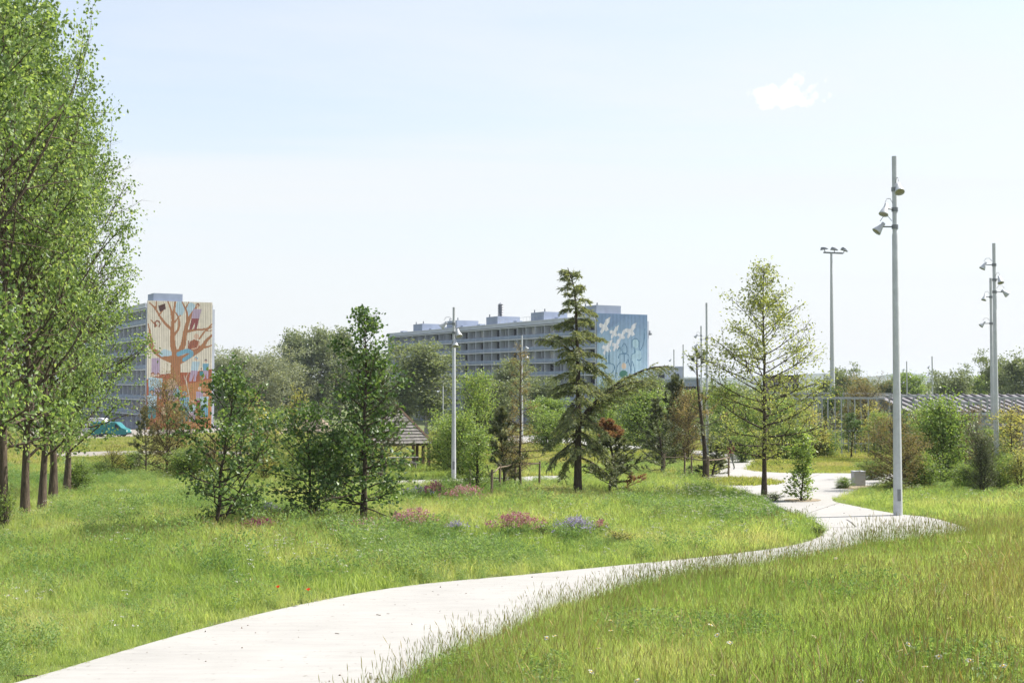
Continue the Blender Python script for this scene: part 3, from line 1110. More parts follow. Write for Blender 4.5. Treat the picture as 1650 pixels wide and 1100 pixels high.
proto('pine_red', pine_tree(75, 3.0, 1.0, nb=48, dead=lambda P: (P[:, 2] > 2.55) | ((P[:, 0] > 0.35) & (P[:, 2] < 1.0) & (P[:, 1] < 0.5))), 3.0, 1.9, 'L_pin', 'twig')
proto('pine_tall', pine_tree(77, 6.6, 1.15, 0.25, 26, 0.55, 0.15, dead=lambda P: (np.sin(P[:, 2] * 2.1) > 0.2) & (P[:, 2] < 5.6), el0=5, el1=50, topknot=True), 6.6, 2.3, 'L_pin', 'twig')
proto('larch', broad_tree(81, 6.4, 0.95, 0.14, 46, 6, 2600, 0.075, 'cone', 0.05, 0, 50, 0.15, 0.07, wob=0.01, ar=0.4, n3=2, clump=0.7), 6.4, 1.9, 'L_brn', 'twig')
proto('brownbush', broad_tree(83, 3.8, 1.3, 0.03, 46, 7, 7500, 0.085, 'oval', 0.045, 8, 68, 0.2, 0.17, stems=3, ar=0.5, clump=0.5), 4.4, 2.2, 'L_brn', 'twig')
proto('yew', broad_tree(85, 3.3, 0.7, 0.02, 50, 6, 10000, 0.075, 'column', 0.05, 35, 70, 0.4, 0.10, stems=3, ar=0.4, clump=0.4), 3.6, 1.25, 'L_pin', 'twig')
for i in range(3):
    proto('young%d' % i, broad_tree(90 + i, 4.6, 1.4, 0.12, 40, 7, 4600, 0.12, ('oval', 'flame', 'vase')[i], 0.055, 12, 60, 0.25, 0.16, stems=1 + i % 2, ar=0.7, clump=0.7), 5.0, 2.5, 'L_yng', 'twig')
for i in range(2):
    proto('bush%d' % i, broad_tree(96 + i, 2.7, 1.25, 0.03, 44, 7, 6200, 0.11, 'oval', 0.045, 5, 70, 0.2, 0.17, stems=3, ar=0.75, clump=0.45), 3.2, 2.3, 'L_yng', 'twig')
proto('sapling', broad_tree(99, 4.6, 0.75, 0.15, 26, 5, 900, 0.10, 'flame', 0.035, 35, 68, 0.4, 0.10, ar=0.7, clump=0.8), 4.6, 1.5, 'L_yel', 'twig')
proto('olive', broad_tree(101, 4.8, 1.4, 0.14, 42, 7, 6200, 0.095, 'oval', 0.06, 14, 62, 0.3, 0.17, stems=2, ar=0.5, clump=0.6), 5.2, 2.4, 'L_brn', 'twig')
proto('plaza', broad_tree(103, 2.65, 0.55, 0.02, 38, 5, 1500, 0.12, 'hour', 0.035, 35, 60, 0.2, 0.08, ar=0.85, clump=0.3), 2.65, 1.1, 'L_yng', 'twig')
proto('darkyoung', broad_tree(105, 5.0, 1.0, 0.14, 32, 6, 2600, 0.12, 'flame', 0.06, 32, 66, 0.4, 0.11, ar=0.8, clump=0.8), 5.0, 2.0, 'L_ald', 'twig')
proto('ivycol', broad_tree(107, 3.4, 0.5, 0.02, 40, 5, 2600, 0.085, 'column', 0.07, 20, 60, 0.2, 0.09, ar=0.85, clump=0.4), 3.4, 1.0, 'L_yng', 'twig')
proto('yellowbush', broad_tree(109, 2.6, 0.8, 0.05, 28, 5, 1500, 0.10, 'vase', 0.035, 45, 75, 0.3, 0.10, stems=3, ar=0.6, clump=0.6), 2.6, 1.6, 'L_yel', 'twig')
for i in range(2):
    proto('willow%d' % i, broad_tree(111 + i, 15, 6.0, 0.10, 46, 8, 15000, 0.60, 'oval', 0.30, 35, 75, -0.2, 0.65, ar=0.45, n3=2, clump=0.4, up=0.2), 15, 12, 'L_wil', 'bark')
    proto('grove%d' % i, broad_tree(115 + i, 16, 4.2, 0.16, 46, 8, 10500, 0.46, ('flame', 'oval')[i], 0.24, 35, 72, 0.5, 0.55, ar=0.75, n3=2, clump=0.75), 16, 8.4, 'L_bg', 'pale')
    proto('field%d' % i, broad_tree(119 + i, 9, 3.4, 0.10, 36, 7, 7500, 0.36, ('oval', 'vase')[i], 0.16, 30, 72, 0.4, 0.42, ar=0.75, n3=2, clump=0.65), 9, 6.8, 'L_bg', 'twig')
proto('fieldy', broad_tree(123, 9, 3.2, 0.10, 36, 7, 7000, 0.34, 'flame', 0.14, 32, 72, 0.4, 0.42, ar=0.7, n3=2, clump=0.7), 9, 6.4, 'L_yng', 'twig')


def put(key, name, label, cat, px, base, top, wpx=None, Y=None, rz=None, group=None):
    """stand a plant where the photo shows its foot; height and spread from its size there"""
    pos = on_ground(px, Y) if Y else ground(px, base)
    pos[2] = float(hgt(pos[0], pos[1])) - 0.02
    ztop = at(px, top, pos[1])[2]
    H = ztop - pos[2]
    Wd = wpx * pos[1] / FOC if wpx else None
    return plant(key, name, label, cat, pos, H, Wd, random.uniform(0, 6.28) if rz is None else rz, group)


G_ROW = 'row of big poplars'
put('poplar0', 'poplar_tree', 'big poplar with ivy at its foot, trunk cut by the photo edge', 'tree', 3, 852, -60, 255, rz=0.4, group=G_ROW)
put('poplar1', 'poplar_tree', 'big poplar with a thick brown trunk, second trunk of the row', 'tree', 40, 838, 20, 225, rz=2.0, group=G_ROW)
put('poplar2', 'poplar_tree', 'big poplar with dark furrowed trunk in the middle of the row', 'tree', 67, 823, 90, 205, rz=4.1, group=G_ROW)
put('poplar0', 'poplar_tree', 'big poplar whose trunk stands just behind the dark middle trunk', 'tree', 85, 812, 160, 205, rz=5.3, group=G_ROW)
put('poplar1', 'poplar_tree', 'big poplar farthest along the row of trunks', 'tree', 107, 797, 230, 180, rz=0.9, group=G_ROW)
plant('poplar2', 'poplar_tree', 'poplar whose long leafy branches reach in across the sky', 'tree', (-13.0, 27, float(hgt(-13.0, 27))), 17.5, 5.8, 1.1, G_ROW)

put('alderA', 'young_alder_tree', 'dark leaved two-stemmed young tree standing alone in front of the mural tower', 'tree', 348, 862, 580, 150, rz=0.0)
put('alderB', 'young_alder_tree', 'tallest dark leaved young tree with slim crown beside the shelter', 'tree', 583, 850, 498, 155, rz=2.2)
put('alderC', 'young_alder_tree', 'lower dark bushy young tree leaning on the tallest dark tree', 'tree', 500, 842, 645, 130, rz=1.0)
put('cedar', 'cedar_tree', 'blue-green cedar with drooping boughs and one long arching branch', 'tree', 931, 801, 438, None, rz=0.0)
put('oak', 'young_oak_tree', 'tall sparse young oak with yellow-green leaves beside the plaza', 'tree', 1231, 798, 425, 168, rz=0.8)
put('plaza', 'small_tree', 'small leafy tree growing out of the pale plaza', 'tree', 1291, 806, 700, 46)
put('pine_red', 'young_pine_tree', 'young pine with rust-red dead top beside the cedar', 'tree', 982, 797, 676, 84, rz=0.0)
put('pineA', 'young_pine_tree', 'dark young pine inside the stake fence', 'tree', 808, 783, 655, 64)
put('ivycol', 'climber_clad_tree', 'slim tree wrapped in green climbers beside the stake fence', 'tree', 772, 795, 690, 44)
put('larch', 'young_larch_tree', 'thin brownish larch rising above the stake fence', 'tree', 838, 786, 555, 74)
put('pineB', 'young_pine_tree', 'dark young pine left of the plaza behind the meadow', 'tree', 1062, 764, 642, 66)
put('pineA', 'young_pine_tree', 'taller dark pine just behind the plaza pines', 'tree', 1088, 748, 606, 62)
put('pine_tall', 'tall_pine_tree', 'tall half-brown pine with bare stem and tufted top', 'tree', 1128, 770, 560, 76, rz=0.5)
put('pineA', 'young_pine_tree', 'small squat pine beside the walking person', 'tree', 1151, 768, 712, 56, rz=3.0)

put('brownbush', 'brown_bush', 'tall brownish bush in front of the mural tower foot', 'bush', 268, 768, 600, 84)
put('pineB', 'dark_conifer', 'small dark conifer beside the tall brownish bush', 'tree', 233, 764, 655, 44)
put('darkyoung', 'young_tree', 'slim dark young tree behind the lone two-stemmed tree', 'tree', 385, 770, 640, 60)
put('yellowbush', 'yellow_bush', 'thin yellowish bush on the grass below the teal van', 'bush', 180, 767, 712, 46)
put('bush0', 'small_bush', 'small green bush beside the last poplar trunk', 'bush', 131, 795, 738, 44)
put('bush1', 'low_bush', 'low dark green bush beside the yellowish bush', 'bush', 160, 770, 740, 40)
put('sapling', 'sapling_tree', 'pale yellow-green sapling with whitish stem left of the dirt mound', 'tree', 412, 765, 632, 62)
put('young0', 'young_tree', 'loose light green young tree in front of the willows', 'tree', 440, 762, 655, 72)
put('sapling', 'sapling_tree', 'bare thin brown sapling before the dirt mound', 'tree', 471, 780, 620, 36)
put('bush0', 'rounded_bush', 'yellow-green low bush between the sapling and the dark trees', 'bush', 520, 760, 700, 70)
put('bush1', 'rounded_bush', 'rounded fresh green bush beside the slim lamp mast and shelter', 'bush', 716, 762, 662, 62)
put('young1', 'young_tree', 'fresh green young tree behind the slim lamp mast', 'tree', 768, 752, 598, 70)
put('young2', 'young_tree', 'light green leafy tree right behind the cedar', 'tree', 1005, 722, 618, 62)
put('bush0', 'tall_bush', 'bright green many-stemmed bush between cedar and plaza pines', 'bush', 1040, 724, 620, 84)
put('young0', 'young_tree', 'light green young tree left of the oak behind the path', 'tree', 1168, 732, 618, 76)
put('young1', 'young_tree', 'light green young tree in the shade of the oak crown', 'tree', 1205, 736, 640, 66)
put('bush1', 'low_bush', 'low green bush on the lawn behind the plaza tree', 'bush', 1276, 740, 678, 66)
put('darkyoung', 'young_tree', 'slim dark leaved tree before the white pergola', 'tree', 1348, 726, 622, 46)
put('olive', 'olive_tree', 'olive-brown rounded tree on the lawn in front of the pergola', 'tree', 1393, 730, 604, 78)
put('brownbush', 'brown_bush', 'golden brown bush beside the big lamp mast', 'bush', 1440, 792, 662, 92)
put('bush0', 'green_bush', 'dense dark green bush right of the big lamp mast', 'bush', 1520, 778, 632, 80)
put('yew', 'dark_yew', 'narrow dark yew beside the twin lamp masts', 'bush', 1582, 799, 682, 50)
put('young2', 'young_tree', 'light green tree behind the dark green bush', 'tree', 1472, 740, 650, 70)
put('olive', 'olive_tree', 'olive tree behind the dark yew', 'tree', 1556, 748, 655, 70)
put('sapling', 'sapling_tree', 'thin yellowish sapling at the right photo edge', 'tree', 1634, 770, 655, 60)
put('bush1', 'low_bush', 'low bush at the foot of the twin lamp masts', 'bush', 1622, 772, 722, 56)
put('young0', 'young_tree', 'green young tree behind the twin lamp masts', 'tree', 1618, 742, 665, 60)
put('bush0', 'low_bush', 'low olive bush between the golden bush and the dark yew', 'bush', 1490, 790, 725, 60)

# undergrowth filling the planting between meadow and buildings
G_UG = 'undergrowth bushes'
for key, nm, lab, px, b, tp, w in [
        ('bush0', 'low_bush', 'low bush left of the tall brownish bush foot', 215, 760, 725, 46), ('bush1', 'low_bush', 'low bush right of the tall brownish bush foot', 306, 772, 715, 60),
        ('brownbush', 'brown_bush', 'low brownish bush under the slim dark young tree', 345, 765, 700, 60), ('young2', 'young_tree', 'loose green tree just left of the lower dark tree', 470, 790, 690, 60),
        ('yellowbush', 'yellow_bush', 'yellowish bush below the pale sapling', 425, 775, 720, 50), ('bush1', 'low_bush', 'green bush behind the lower dark tree', 545, 772, 690, 60),
        ('pineB', 'young_pine_tree', 'grey-green pine half hidden behind the tallest dark tree', 612, 778, 590, 80),
        ('bush0', 'green_bush', 'fresh green bush behind the climber-clad tree', 745, 770, 655, 60), ('brownbush', 'brown_bush', 'brown bush between the pine and the thin larch', 825, 775, 690, 50),
        ('bush1', 'low_bush', 'pale green bush left of the cedar trunk', 880, 728, 655, 60), ('young1', 'young_tree', 'pale green tree behind the rust-topped pine', 970, 735, 640, 60),
        ('bush0', 'green_bush', 'green bush behind the pines beside the plaza', 1075, 745, 660, 70), ('brownbush', 'brown_bush', 'brown bush behind the tall half-brown pine', 1110, 750, 620, 60),
        ('young2', 'young_tree', 'light tree right behind the oak trunk', 1255, 738, 630, 80), ('bush1', 'low_bush', 'low bush beside the person on the path', 1195, 745, 690, 40),
        ('yellowbush', 'yellow_bush', 'yellow-green bush behind the plaza tree', 1310, 738, 670, 60), ('bush0', 'green_bush', 'green bush left of the olive-brown lawn tree', 1330, 735, 690, 50),
        ('young1', 'young_tree', 'light tree left of the golden bush behind the mast', 1420, 745, 662, 50), ('brownbush', 'brown_bush', 'brown bush behind the dense dark green bush', 1545, 770, 680, 70),
        ('young0', 'young_tree', 'light tree above the dense dark green bush', 1500, 745, 655, 60), ('bush1', 'low_bush', 'green bush right of the dark yew', 1612, 790, 735, 50),
        ('yellowbush', 'yellow_bush', 'yellowish bush at the photo edge under the thin sapling', 1645, 790, 720, 50), ('bush0', 'low_bush', 'grassy bush beside the concrete bin', 1362, 788, 768, 26),
        ('sapling', 'sapling_tree', 'thin sapling behind the plaza tree near the lawn edge', 1303, 738, 650, 44), ('darkyoung', 'young_tree', 'small dark tree between the lawn trees', 1372, 738, 665, 40),
        ('sapling', 'sapling_tree', 'thin sapling left of the golden brown bush', 1412, 742, 648, 46), ('bush1', 'low_bush', 'low green bush behind the concrete bin', 1405, 772, 738, 50),
        ('olive', 'olive_tree', 'olive tree right of the twin lamp masts', 1640, 752, 650, 60), ('bush0', 'low_bush', 'low green bush left of the dark yew', 1556, 792, 745, 46),
        ('young1', 'young_tree', 'light tree between the dark yew and the photo edge', 1600, 762, 690, 60), ('yellowbush', 'yellow_bush', 'yellowish bush left of the plaza oak', 1222, 740, 690, 50),
        ('darkyoung', 'young_tree', 'slim dark tree left of the golden brown bush', 1450, 748, 668, 40), ('olive', 'olive_tree', 'olive tree behind the white railing frame', 1330, 716, 655, 60)]:
    put(key, nm, lab, 'bush' if 'bush' in nm else 'tree', px, b, tp, w, group=G_UG)

# grove beyond the meadow
G_GR = 'grove of background trees'
for key, nm, lab, px, top, w, Y in [
        ('willow0', 'willow_tree', 'pale grey-green willow next to the mural tower', 372, 563, 92, 262),
        ('willow1', 'willow_tree', 'broad pale grey-green willow, largest of the willows', 418, 560, 104, 270),
        ('willow0', 'willow_tree', 'grey-green willow half hidden behind the broad willow', 458, 578, 80, 285),
        ('grove0', 'grove_tree', 'tall thin-crowned tree, first behind the willows', 478, 536, 60, 300),
        ('grove1', 'grove_tree', 'tall airy tree with sky showing through above the dirt mound', 512, 528, 62, 290),
        ('grove0', 'grove_tree', 'tall airy tree left of the shelter top', 548, 530, 66, 296),
        ('grove1', 'grove_tree', 'background tree hidden behind the tallest dark young tree', 600, 566, 70, 280),
        ('grove1', 'grove_tree', 'large grey-green tree before the left end of the long block', 688, 551, 92, 185),
        ('grove0', 'grove_tree', 'grey-green tree beside the large tree before the long block', 646, 606, 60, 190),
        ('grove1', 'grove_tree', 'small grey-green tree in front of the balconies', 820, 578, 50, 205),
        ('field0', 'field_tree', 'leafy tree right of the slim mast before the block', 790, 604, 76, 140),
        ('field1', 'field_tree', 'dark tree standing before the lower balconies', 872, 602, 70, 170),
        ('fieldy', 'field_tree', 'light tree between thin larch and cedar', 885, 640, 60, 130),
        ('field1', 'field_tree', 'tree below the blue mural corner', 985, 606, 60, 165),
        ('field0', 'field_tree', 'tree at the foot of the blue mural', 1050, 600, 60, 175),
        ('field1', 'field_tree', 'brown-green tree before the low grey building', 1085, 632, 60, 150),
        ('fieldy', 'field_tree', 'light tree behind the tall half-brown pine', 1118, 628, 60, 140),
        ('field0', 'field_tree', 'tree behind the left half of the oak', 1180, 622, 80, 150),
        ('fieldy', 'field_tree', 'tree behind the right half of the oak', 1262, 640, 70, 125),
        ('field1', 'field_tree', 'dark tree at the foot of the tall floodlight mast', 1352, 588, 56, 235),
        ('field0', 'field_tree', 'small round tree right of the floodlight mast', 1388, 604, 46, 240),
        ('field0', 'field_tree', 'round tree behind the pergola roof left of the big mast', 1432, 608, 44, 260),
        ('fieldy', 'field_tree', 'pale round tree behind the roof right of the big mast', 1466, 600, 46, 260),
        ('field1', 'field_tree', 'dark domed tree behind the middle of the ribbed roof', 1540, 590, 70, 240),
        ('fieldy', 'field_tree', 'light domed tree beside the dark dome behind the roof', 1574, 604, 50, 245),
        ('field1', 'field_tree', 'tall loose tree behind the twin masts', 1608, 568, 62, 215),
        ('field0', 'field_tree', 'tall tree at the right photo edge behind the roof', 1646, 570, 66, 200)]:
    put(key, nm, lab, 'tree', px, None, top, w, Y=Y, group=G_GR)

# far tree belt closing the view towards the hills
rg = np.random.default_rng(5)
tb = []
n = 520
yb = rg.uniform(330, 700, n)
xb = rg.uniform(-0.75, 0.75, n) * yb
hb = rg.uniform(6, 11, n)
hb = np.where((xb / yb > -0.3) & (xb / yb < -0.1), hb * 1.2, hb)
PB = []
for x, y, h in zip(xb, yb, hb):
    m = 110
    q = rg.normal(0, 1, (m, 3))
    q = unit(q) * rg.uniform(0.55, 1.0, (m, 1)) * np.array([h * 0.55, h * 0.55, h * 0.5])
    lump = 1 + 0.25 * np.sin(q[:, :1] * 1.3 + x)
    PB.append(q * lump + np.array([x, y, base_z(y) + h * 0.5]))
PB = np.concatenate(PB)
tag(obj('distant_woods', mk_mesh('distant_woods', [leaf_chunk(rg, PB, rg.normal(0, 1, PB.shape), 1.9, 1.7, 0.4)], M['L_bg'])), 'belt of distant woods between the park and the hills', 'woods', kind='stuff')

# ------------------------------------------------------------------ meadow grass (scattered tufts)
def blade_chunk(rg, n, rad, h0, h1, w, bend, m=0, segs=3):
    a = rg.uniform(0, 6.283, n)
    r = rad * np.sqrt(rg.uniform(0, 1, n))
    b = np.column_stack([r * np.cos(a), r * np.sin(a), np.full(n, -0.02)])
    az = rg.uniform(0, 6.283, n)
    dirv = np.column_stack([np.cos(az), np.sin(az), np.zeros(n)])
    h = rg.uniform(h0, h1, n)
    bd = bend * rg.uniform(0.15, 1.0, n) * h
    fa = rg.uniform(0, 6.283, n)
    side = np.column_stack([np.cos(fa), np.sin(fa), np.zeros(n)])
    ww = w * rg.uniform(0.6, 1.3, n)
    rows = []
    ts = np.linspace(0, 1, segs + 1)
    for t in ts[:-1]:
        c = b + dirv * (bd * t * t)[:, None] + np.array([0, 0, 1]) * (h * (t - 0.12 * t * t))[:, None]
        k = (ww * (1 - 0.55 * t) / 2)[:, None]
        rows += [c - side * k, c + side * k]
    tip = b + dirv * bd[:, None] + np.array([0, 0, 1]) * (h * 0.88)[:, None]
    rows.append(tip)
    V = np.stack(rows, 1)
    k = V.shape[1]
    V = V.reshape(-1, 3)
    o = np.arange(n)[:, None] * k
    tris = []
    for s in range(segs - 1):
        i = 2 * s
        tris += [[i, i + 1, i + 3], [i, i + 3, i + 2]]
    tris.append([2 * segs - 2, 2 * segs - 1, 2 * segs])
    F = np.concatenate([o + np.array([t]) for t in tris], 0)
    return (V, F, m)


def stalk_chunks(rg, n, rad, h0, h1, headL, headW, ms, mh, sway=0.16):
    out = []
    for i in range(n):
        a, r = rg.uniform(0, 6.283), rad * math.sqrt(rg.uniform())
        p = np.array([r * math.cos(a), r * math.sin(a), 0.0])
        h = rg.uniform(h0, h1)
        d = np.array([rg.normal(0, sway), rg.normal(0, sway), 1.0])
        P = np.array([p, p + d * h * 0.5, p + d * h * np.array([1.25, 1.25, 1.0])])
        out.append(tube(P, np.array([0.0022, 0.0018, 0.0012]), 3, ms))
        t = unit(P[2] - P[1])
        H = np.array([P[2] - t * headL * 0.2, P[2] + t * headL * 0.25, P[2] + t * headL * 0.65, P[2] + t * headL])
        out.append(tube(H, np.array([0.001, headW, headW * 0.7, 0.0006]), 4, mh))
    return out


def scatter(name, variants, pts, rot, scl, pick, mats, label, cat):
    """one object: its mesh keeps the tuft shapes and the planting points; nodes set a tuft on each point"""
    chunks, vid_f = [], []
    nv = 0
    for i, v in enumerate(variants):
        for c in v:
            chunks.append(c)
            vid_f += [i] * len(c[1])
            nv += len(np.asarray(c[0]).reshape(-1, 3))
    me = mk_mesh(name, chunks, mats)
    n = len(pts)
    me.vertices.add(n)
    co = np.empty((nv + n) * 3, np.float32)
    me.vertices.foreach_get('co', co)
    co = co.reshape(-1, 3)
    co[nv:] = pts
    me.vertices.foreach_set('co', co.ravel())

    def attr(nm, typ, dom, data, key):
        a = me.attributes.new(nm, typ, dom)
        a.data.foreach_set(key, np.ascontiguousarray(data).ravel())
    flag = np.zeros(nv + n, bool)
    flag[nv:] = True
    attr('is_seed', 'BOOLEAN', 'POINT', flag, 'value')
    full = lambda d, k: np.concatenate([np.zeros((nv, k), np.float32), np.asarray(d, np.float32).reshape(n, k)])
    attr('s_rot', 'FLOAT_VECTOR', 'POINT', full(rot, 3), 'vector')
    attr('s_scl', 'FLOAT_VECTOR', 'POINT', full(scl, 3), 'vector')
    attr('s_pick', 'INT', 'POINT', np.concatenate([np.zeros(nv, np.int32), np.asarray(pick, np.int32)]), 'value')
    attr('s_var', 'INT', 'FACE', np.array(vid_f, np.int32), 'value')
    o = obj(name, me)
    ng = bpy.data.node_groups.get('planting')
    if ng is None:
        ng = bpy.data.node_groups.new('planting', 'GeometryNodeTree')
        ng.interface.new_socket('Geometry', in_out='INPUT', socket_type='NodeSocketGeometry')
        ng.interface.new_socket('Geometry', in_out='OUTPUT', socket_type='NodeSocketGeometry')
        N, L = ng.nodes, ng.links
        gi, go = N.new('NodeGroupInput'), N.new('NodeGroupOutput')

        def named(nm, t):
            a = N.new('GeometryNodeInputNamedAttribute')
            a.data_type = t
            a.inputs['Name'].default_value = nm
            return next(s for s in a.outputs if s.enabled and s.name == 'Attribute')
        sg = N.new('GeometryNodeSeparateGeometry')
        sg.domain = 'POINT'
        L.new(gi.outputs[0], sg.inputs[0])
        L.new(named('is_seed', 'BOOLEAN'), sg.inputs['Selection'])
        sp = N.new('GeometryNodeSplitToInstances')
        sp.domain = 'FACE'
        L.new(sg.outputs[1], sp.inputs[0])
        L.new(named('s_var', 'INT'), sp.inputs['Group ID'])
        ip = N.new('GeometryNodeInstanceOnPoints')
        ip.inputs['Pick Instance'].default_value = True
        L.new(sg.outputs[0], ip.inputs['Points'])
        L.new(sp.outputs[0], ip.inputs['Instance'])
        L.new(named('s_pick', 'INT'), ip.inputs['Instance Index'])
        L.new(named('s_rot', 'FLOAT_VECTOR'), ip.inputs['Rotation'])
        L.new(named('s_scl', 'FLOAT_VECTOR'), ip.inputs['Scale'])
        L.new(ip.outputs[0], go.inputs[0])
    md = o.modifiers.new('planting', 'NODES')
    md.node_group = ng
    return tag(o, label, cat, kind='stuff')


rg = np.random.default_rng(11)


def candidates(n, y0, y1, power, margin=5.0):
    """points in the seen wedge; density per m2 falls with distance"""
    u = rg.uniform(0, 1, n)
    if abs(power) < 1e-6:
        y = y0 * (y1 / y0) ** u
    else:
        y = (y0 ** power + u * (y1 ** power - y0 ** power)) ** (1 / power)
    half = 0.4125 * y + margin
    x = rg.uniform(-1, 1, n) * half
    return x, y


def seen_ok(x, y):
    return ~on_path(x, y) & ~np.any([in_poly(x, y, b) for b in BEDS[1:]], axis=0)


tall = []
for i in range(9):
    if i < 4:        # plain tufts
        c = [blade_chunk(rg, 40, 0.19, 0.16, 0.50, 0.0105, 0.6, 0)] + stalk_chunks(rg, 1, 0.18, 0.38, 0.62, 0.07, 0.0045, 0, 1, 0.14)
    elif i < 7:      # seeding tufts
        c = [blade_chunk(rg, 34, 0.18, 0.16, 0.46, 0.010, 0.5, 0)] + stalk_chunks(rg, 4, 0.17, 0.42, 0.80, 0.085, 0.0052, 0, 1, 0.12)
    elif i == 7:     # dry straw among the green
        c = [blade_chunk(rg, 26, 0.18, 0.14, 0.42, 0.009, 0.7, 0), blade_chunk(rg, 7, 0.18, 0.2, 0.5, 0.007, 0.9, 3)] + stalk_chunks(rg, 3, 0.15, 0.45, 0.8, 0.12, 0.006, 3, 3, 0.2)
    else:            # broad-leaved weeds
        q = np.column_stack([rg.normal(0, 0.10, 60), rg.normal(0, 0.10, 60), rg.uniform(0.06, 0.42, 60)])
        c = [blade_chunk(rg, 18, 0.18, 0.14, 0.36, 0.010, 0.6, 0), leaf_chunk(rg, q, rg.normal(0, 1, (60, 3)), 0.07, 0.035, 0.6, 2)]
    tall.append(c)
# right-hand bank close to the viewer
x, y = candidates(40000, 7.5, 46, 1.25, 3.0)
d = seg_dist(x, y, bank_line)
k = (d > 0.12) & ~on_path(x, y)
x, y, d = x[k], y[k], d[k]
s = rg.uniform(0.7, 1.2, len(x)) * (0.78 + 0.22 * np.clip(d / 3, 0, 1)) * (1 + 0.15 * np.sin(x * 0.8) * np.cos(y * 0.6))
n = len(x)
patch = np.sin(x * 0.55 + 0.7 * np.sin(y * 0.31)) * np.cos(y * 0.43 + 1.0) + 0.5 * np.sin(x * 1.7 + y * 1.1)
pk = np.where(patch > 0.35, rg.integers(3, 7, n), rg.integers(0, 6, n))
pk = np.where(rg.uniform(0, 1, n) < 0.05, 7, pk)
pk = np.where((np.sin(x * 0.9 + 2) * np.sin(y * 0.8 + x * 0.3) > 0.35) & (rg.uniform(0, 1, n) < 0.2), 8, pk)
pk = np.where((d < 2.2) & (rg.uniform(0, 1, n) < 0.6), rg.integers(4, 7, n), pk)
s *= 1 + 0.16 * patch
scatter('tall_grass', tall, np.column_stack([x, y, hgt(x, y)]), np.column_stack([rg.normal(0, 0.08, n), rg.normal(0, 0.08, n), rg.uniform(0, 6.28, n)]),
        np.column_stack([s * 1.05, s * 1.05, s]), pk, [M['blade'], M['seed'], M['gdark'], M['dry']], 'tall seeding grass on the near bank', 'grass')

# meadow on the far side of the path
mid = []
for i in range(6):
    c = [blade_chunk(rg, 38, 0.26, 0.14, 0.46, 0.013, 0.6, 0, 3)]
    c += stalk_chunks(rg, 3 if i < 3 else 1, 0.24, 0.28, 0.50, 0.06, 0.005, 0, 1, 0.15)
    if i == 5:
        q = np.column_stack([rg.normal(0, 0.13, 90), rg.normal(0, 0.13, 90), rg.uniform(0.05, 0.5, 90)])
        c = [blade_chunk(rg, 24, 0.24, 0.12, 0.44, 0.016, 0.8, 2, 3), leaf_chunk(rg, q, rg.normal(0, 1, (90, 3)), 0.07, 0.03, 0.6, 2)]
    mid.append(c)
x, y = candidates(52000, 17, 78, 0.75, 5.0)
d = seg_dist(x, y, bank_line)
k = (d < -0.2) & seen_ok(x, y)
lawn_poly = np.array([ground0(*p) for p in [(1200, 760), (1225, 737), (1420, 737), (1440, 764)]])
k &= ~in_poly(x, y, lawn_poly)
x, y = x[k], y[k]
n = len(x)
edge = on_path(x, y, 0.5)
s = rg.uniform(0.65, 1.25, n) * np.where(edge, 0.6, 1.0) * (1 + 0.3 * np.sin(x * 0.35 + 1) * np.cos(y * 0.27) + 0.18 * np.sin(x * 1.3 - y * 0.9)) * np.where(y > 45, 0.85, 1.0)
pk = rg.integers(0, 5, n)
dk = (np.sin(x * 0.31 + 2.0) * np.sin(y * 0.23 + 0.5) + 0.4 * np.sin(x * 0.9 + y * 0.5)) > 0.45
pk = np.where(rg.uniform(0, 1, n) < np.where(dk, 0.42, 0.07), 5, pk)
scatter('meadow_grass', mid, np.column_stack([x, y, hgt(x, y)]), np.column_stack([rg.normal(0, 0.08, n), rg.normal(0, 0.08, n), rg.uniform(0, 6.28, n)]),
        np.column_stack([s * 1.1, s * 1.1, s]), pk, [M['blade'], M['seed'], M['gdark']], 'wild meadow grass between the path and the trees', 'grass')

# lower grass farther off
low = [[blade_chunk(rg, 34, 0.55, 0.08, 0.30, 0.035, 0.7, 0, 2)] for i in range(4)]
x, y = candidates(26000, 66, 215, 0.6, 8.0)
k = seen_ok(x, y) & ~in_poly(x, y, lawn_poly)
x, y = x[k], y[k]
n = len(x)
s = rg.uniform(0.6, 1.3, n)
scatter('rough_grass', low, np.column_stack([x, y, hgt(x, y)]), np.column_stack([np.zeros(n), np.zeros(n), rg.uniform(0, 6.28, n)]),
        np.column_stack([s * 1.3, s * 1.3, s]), rg.integers(0, 4, n), [M['lawn']], 'rough grass sloping down towards the buildings', 'grass')
# short lawn behind the plaza, and the grassy bed
lo, hi = lawn_poly.min(0), lawn_poly.max(0)
x, y = rg.uniform(lo[0], hi[0], 5000), rg.uniform(lo[1], hi[1], 5000)
k = in_poly(x, y, lawn_poly) & seen_ok(x, y)
x, y = x[k], y[k]
b0 = BEDS[0]
bx_, by_ = rg.uniform(b0[:, 0].min(), b0[:, 0].max(), 500), rg.uniform(b0[:, 1].min(), b0[:, 1].max(), 500)
kb = in_poly(bx_, by_, b0)
x, y = np.concatenate([x, bx_[kb]]), np.concatenate([y, by_[kb]])
n = len(x)
s = rg.uniform(0.4, 0.8, n)
s[-kb.sum():] *= 1.5
scatter('lawn_grass', low, np.column_stack([x, y, hgt(x, y)]), np.column_stack([np.zeros(n), np.zeros(n), rg.uniform(0, 6.28, n)]),
        np.column_stack([s * 1.2, s * 1.2, s]), rg.integers(0, 4, n), [M['lawn']], 'short sunlit lawn behind the plaza', 'grass')

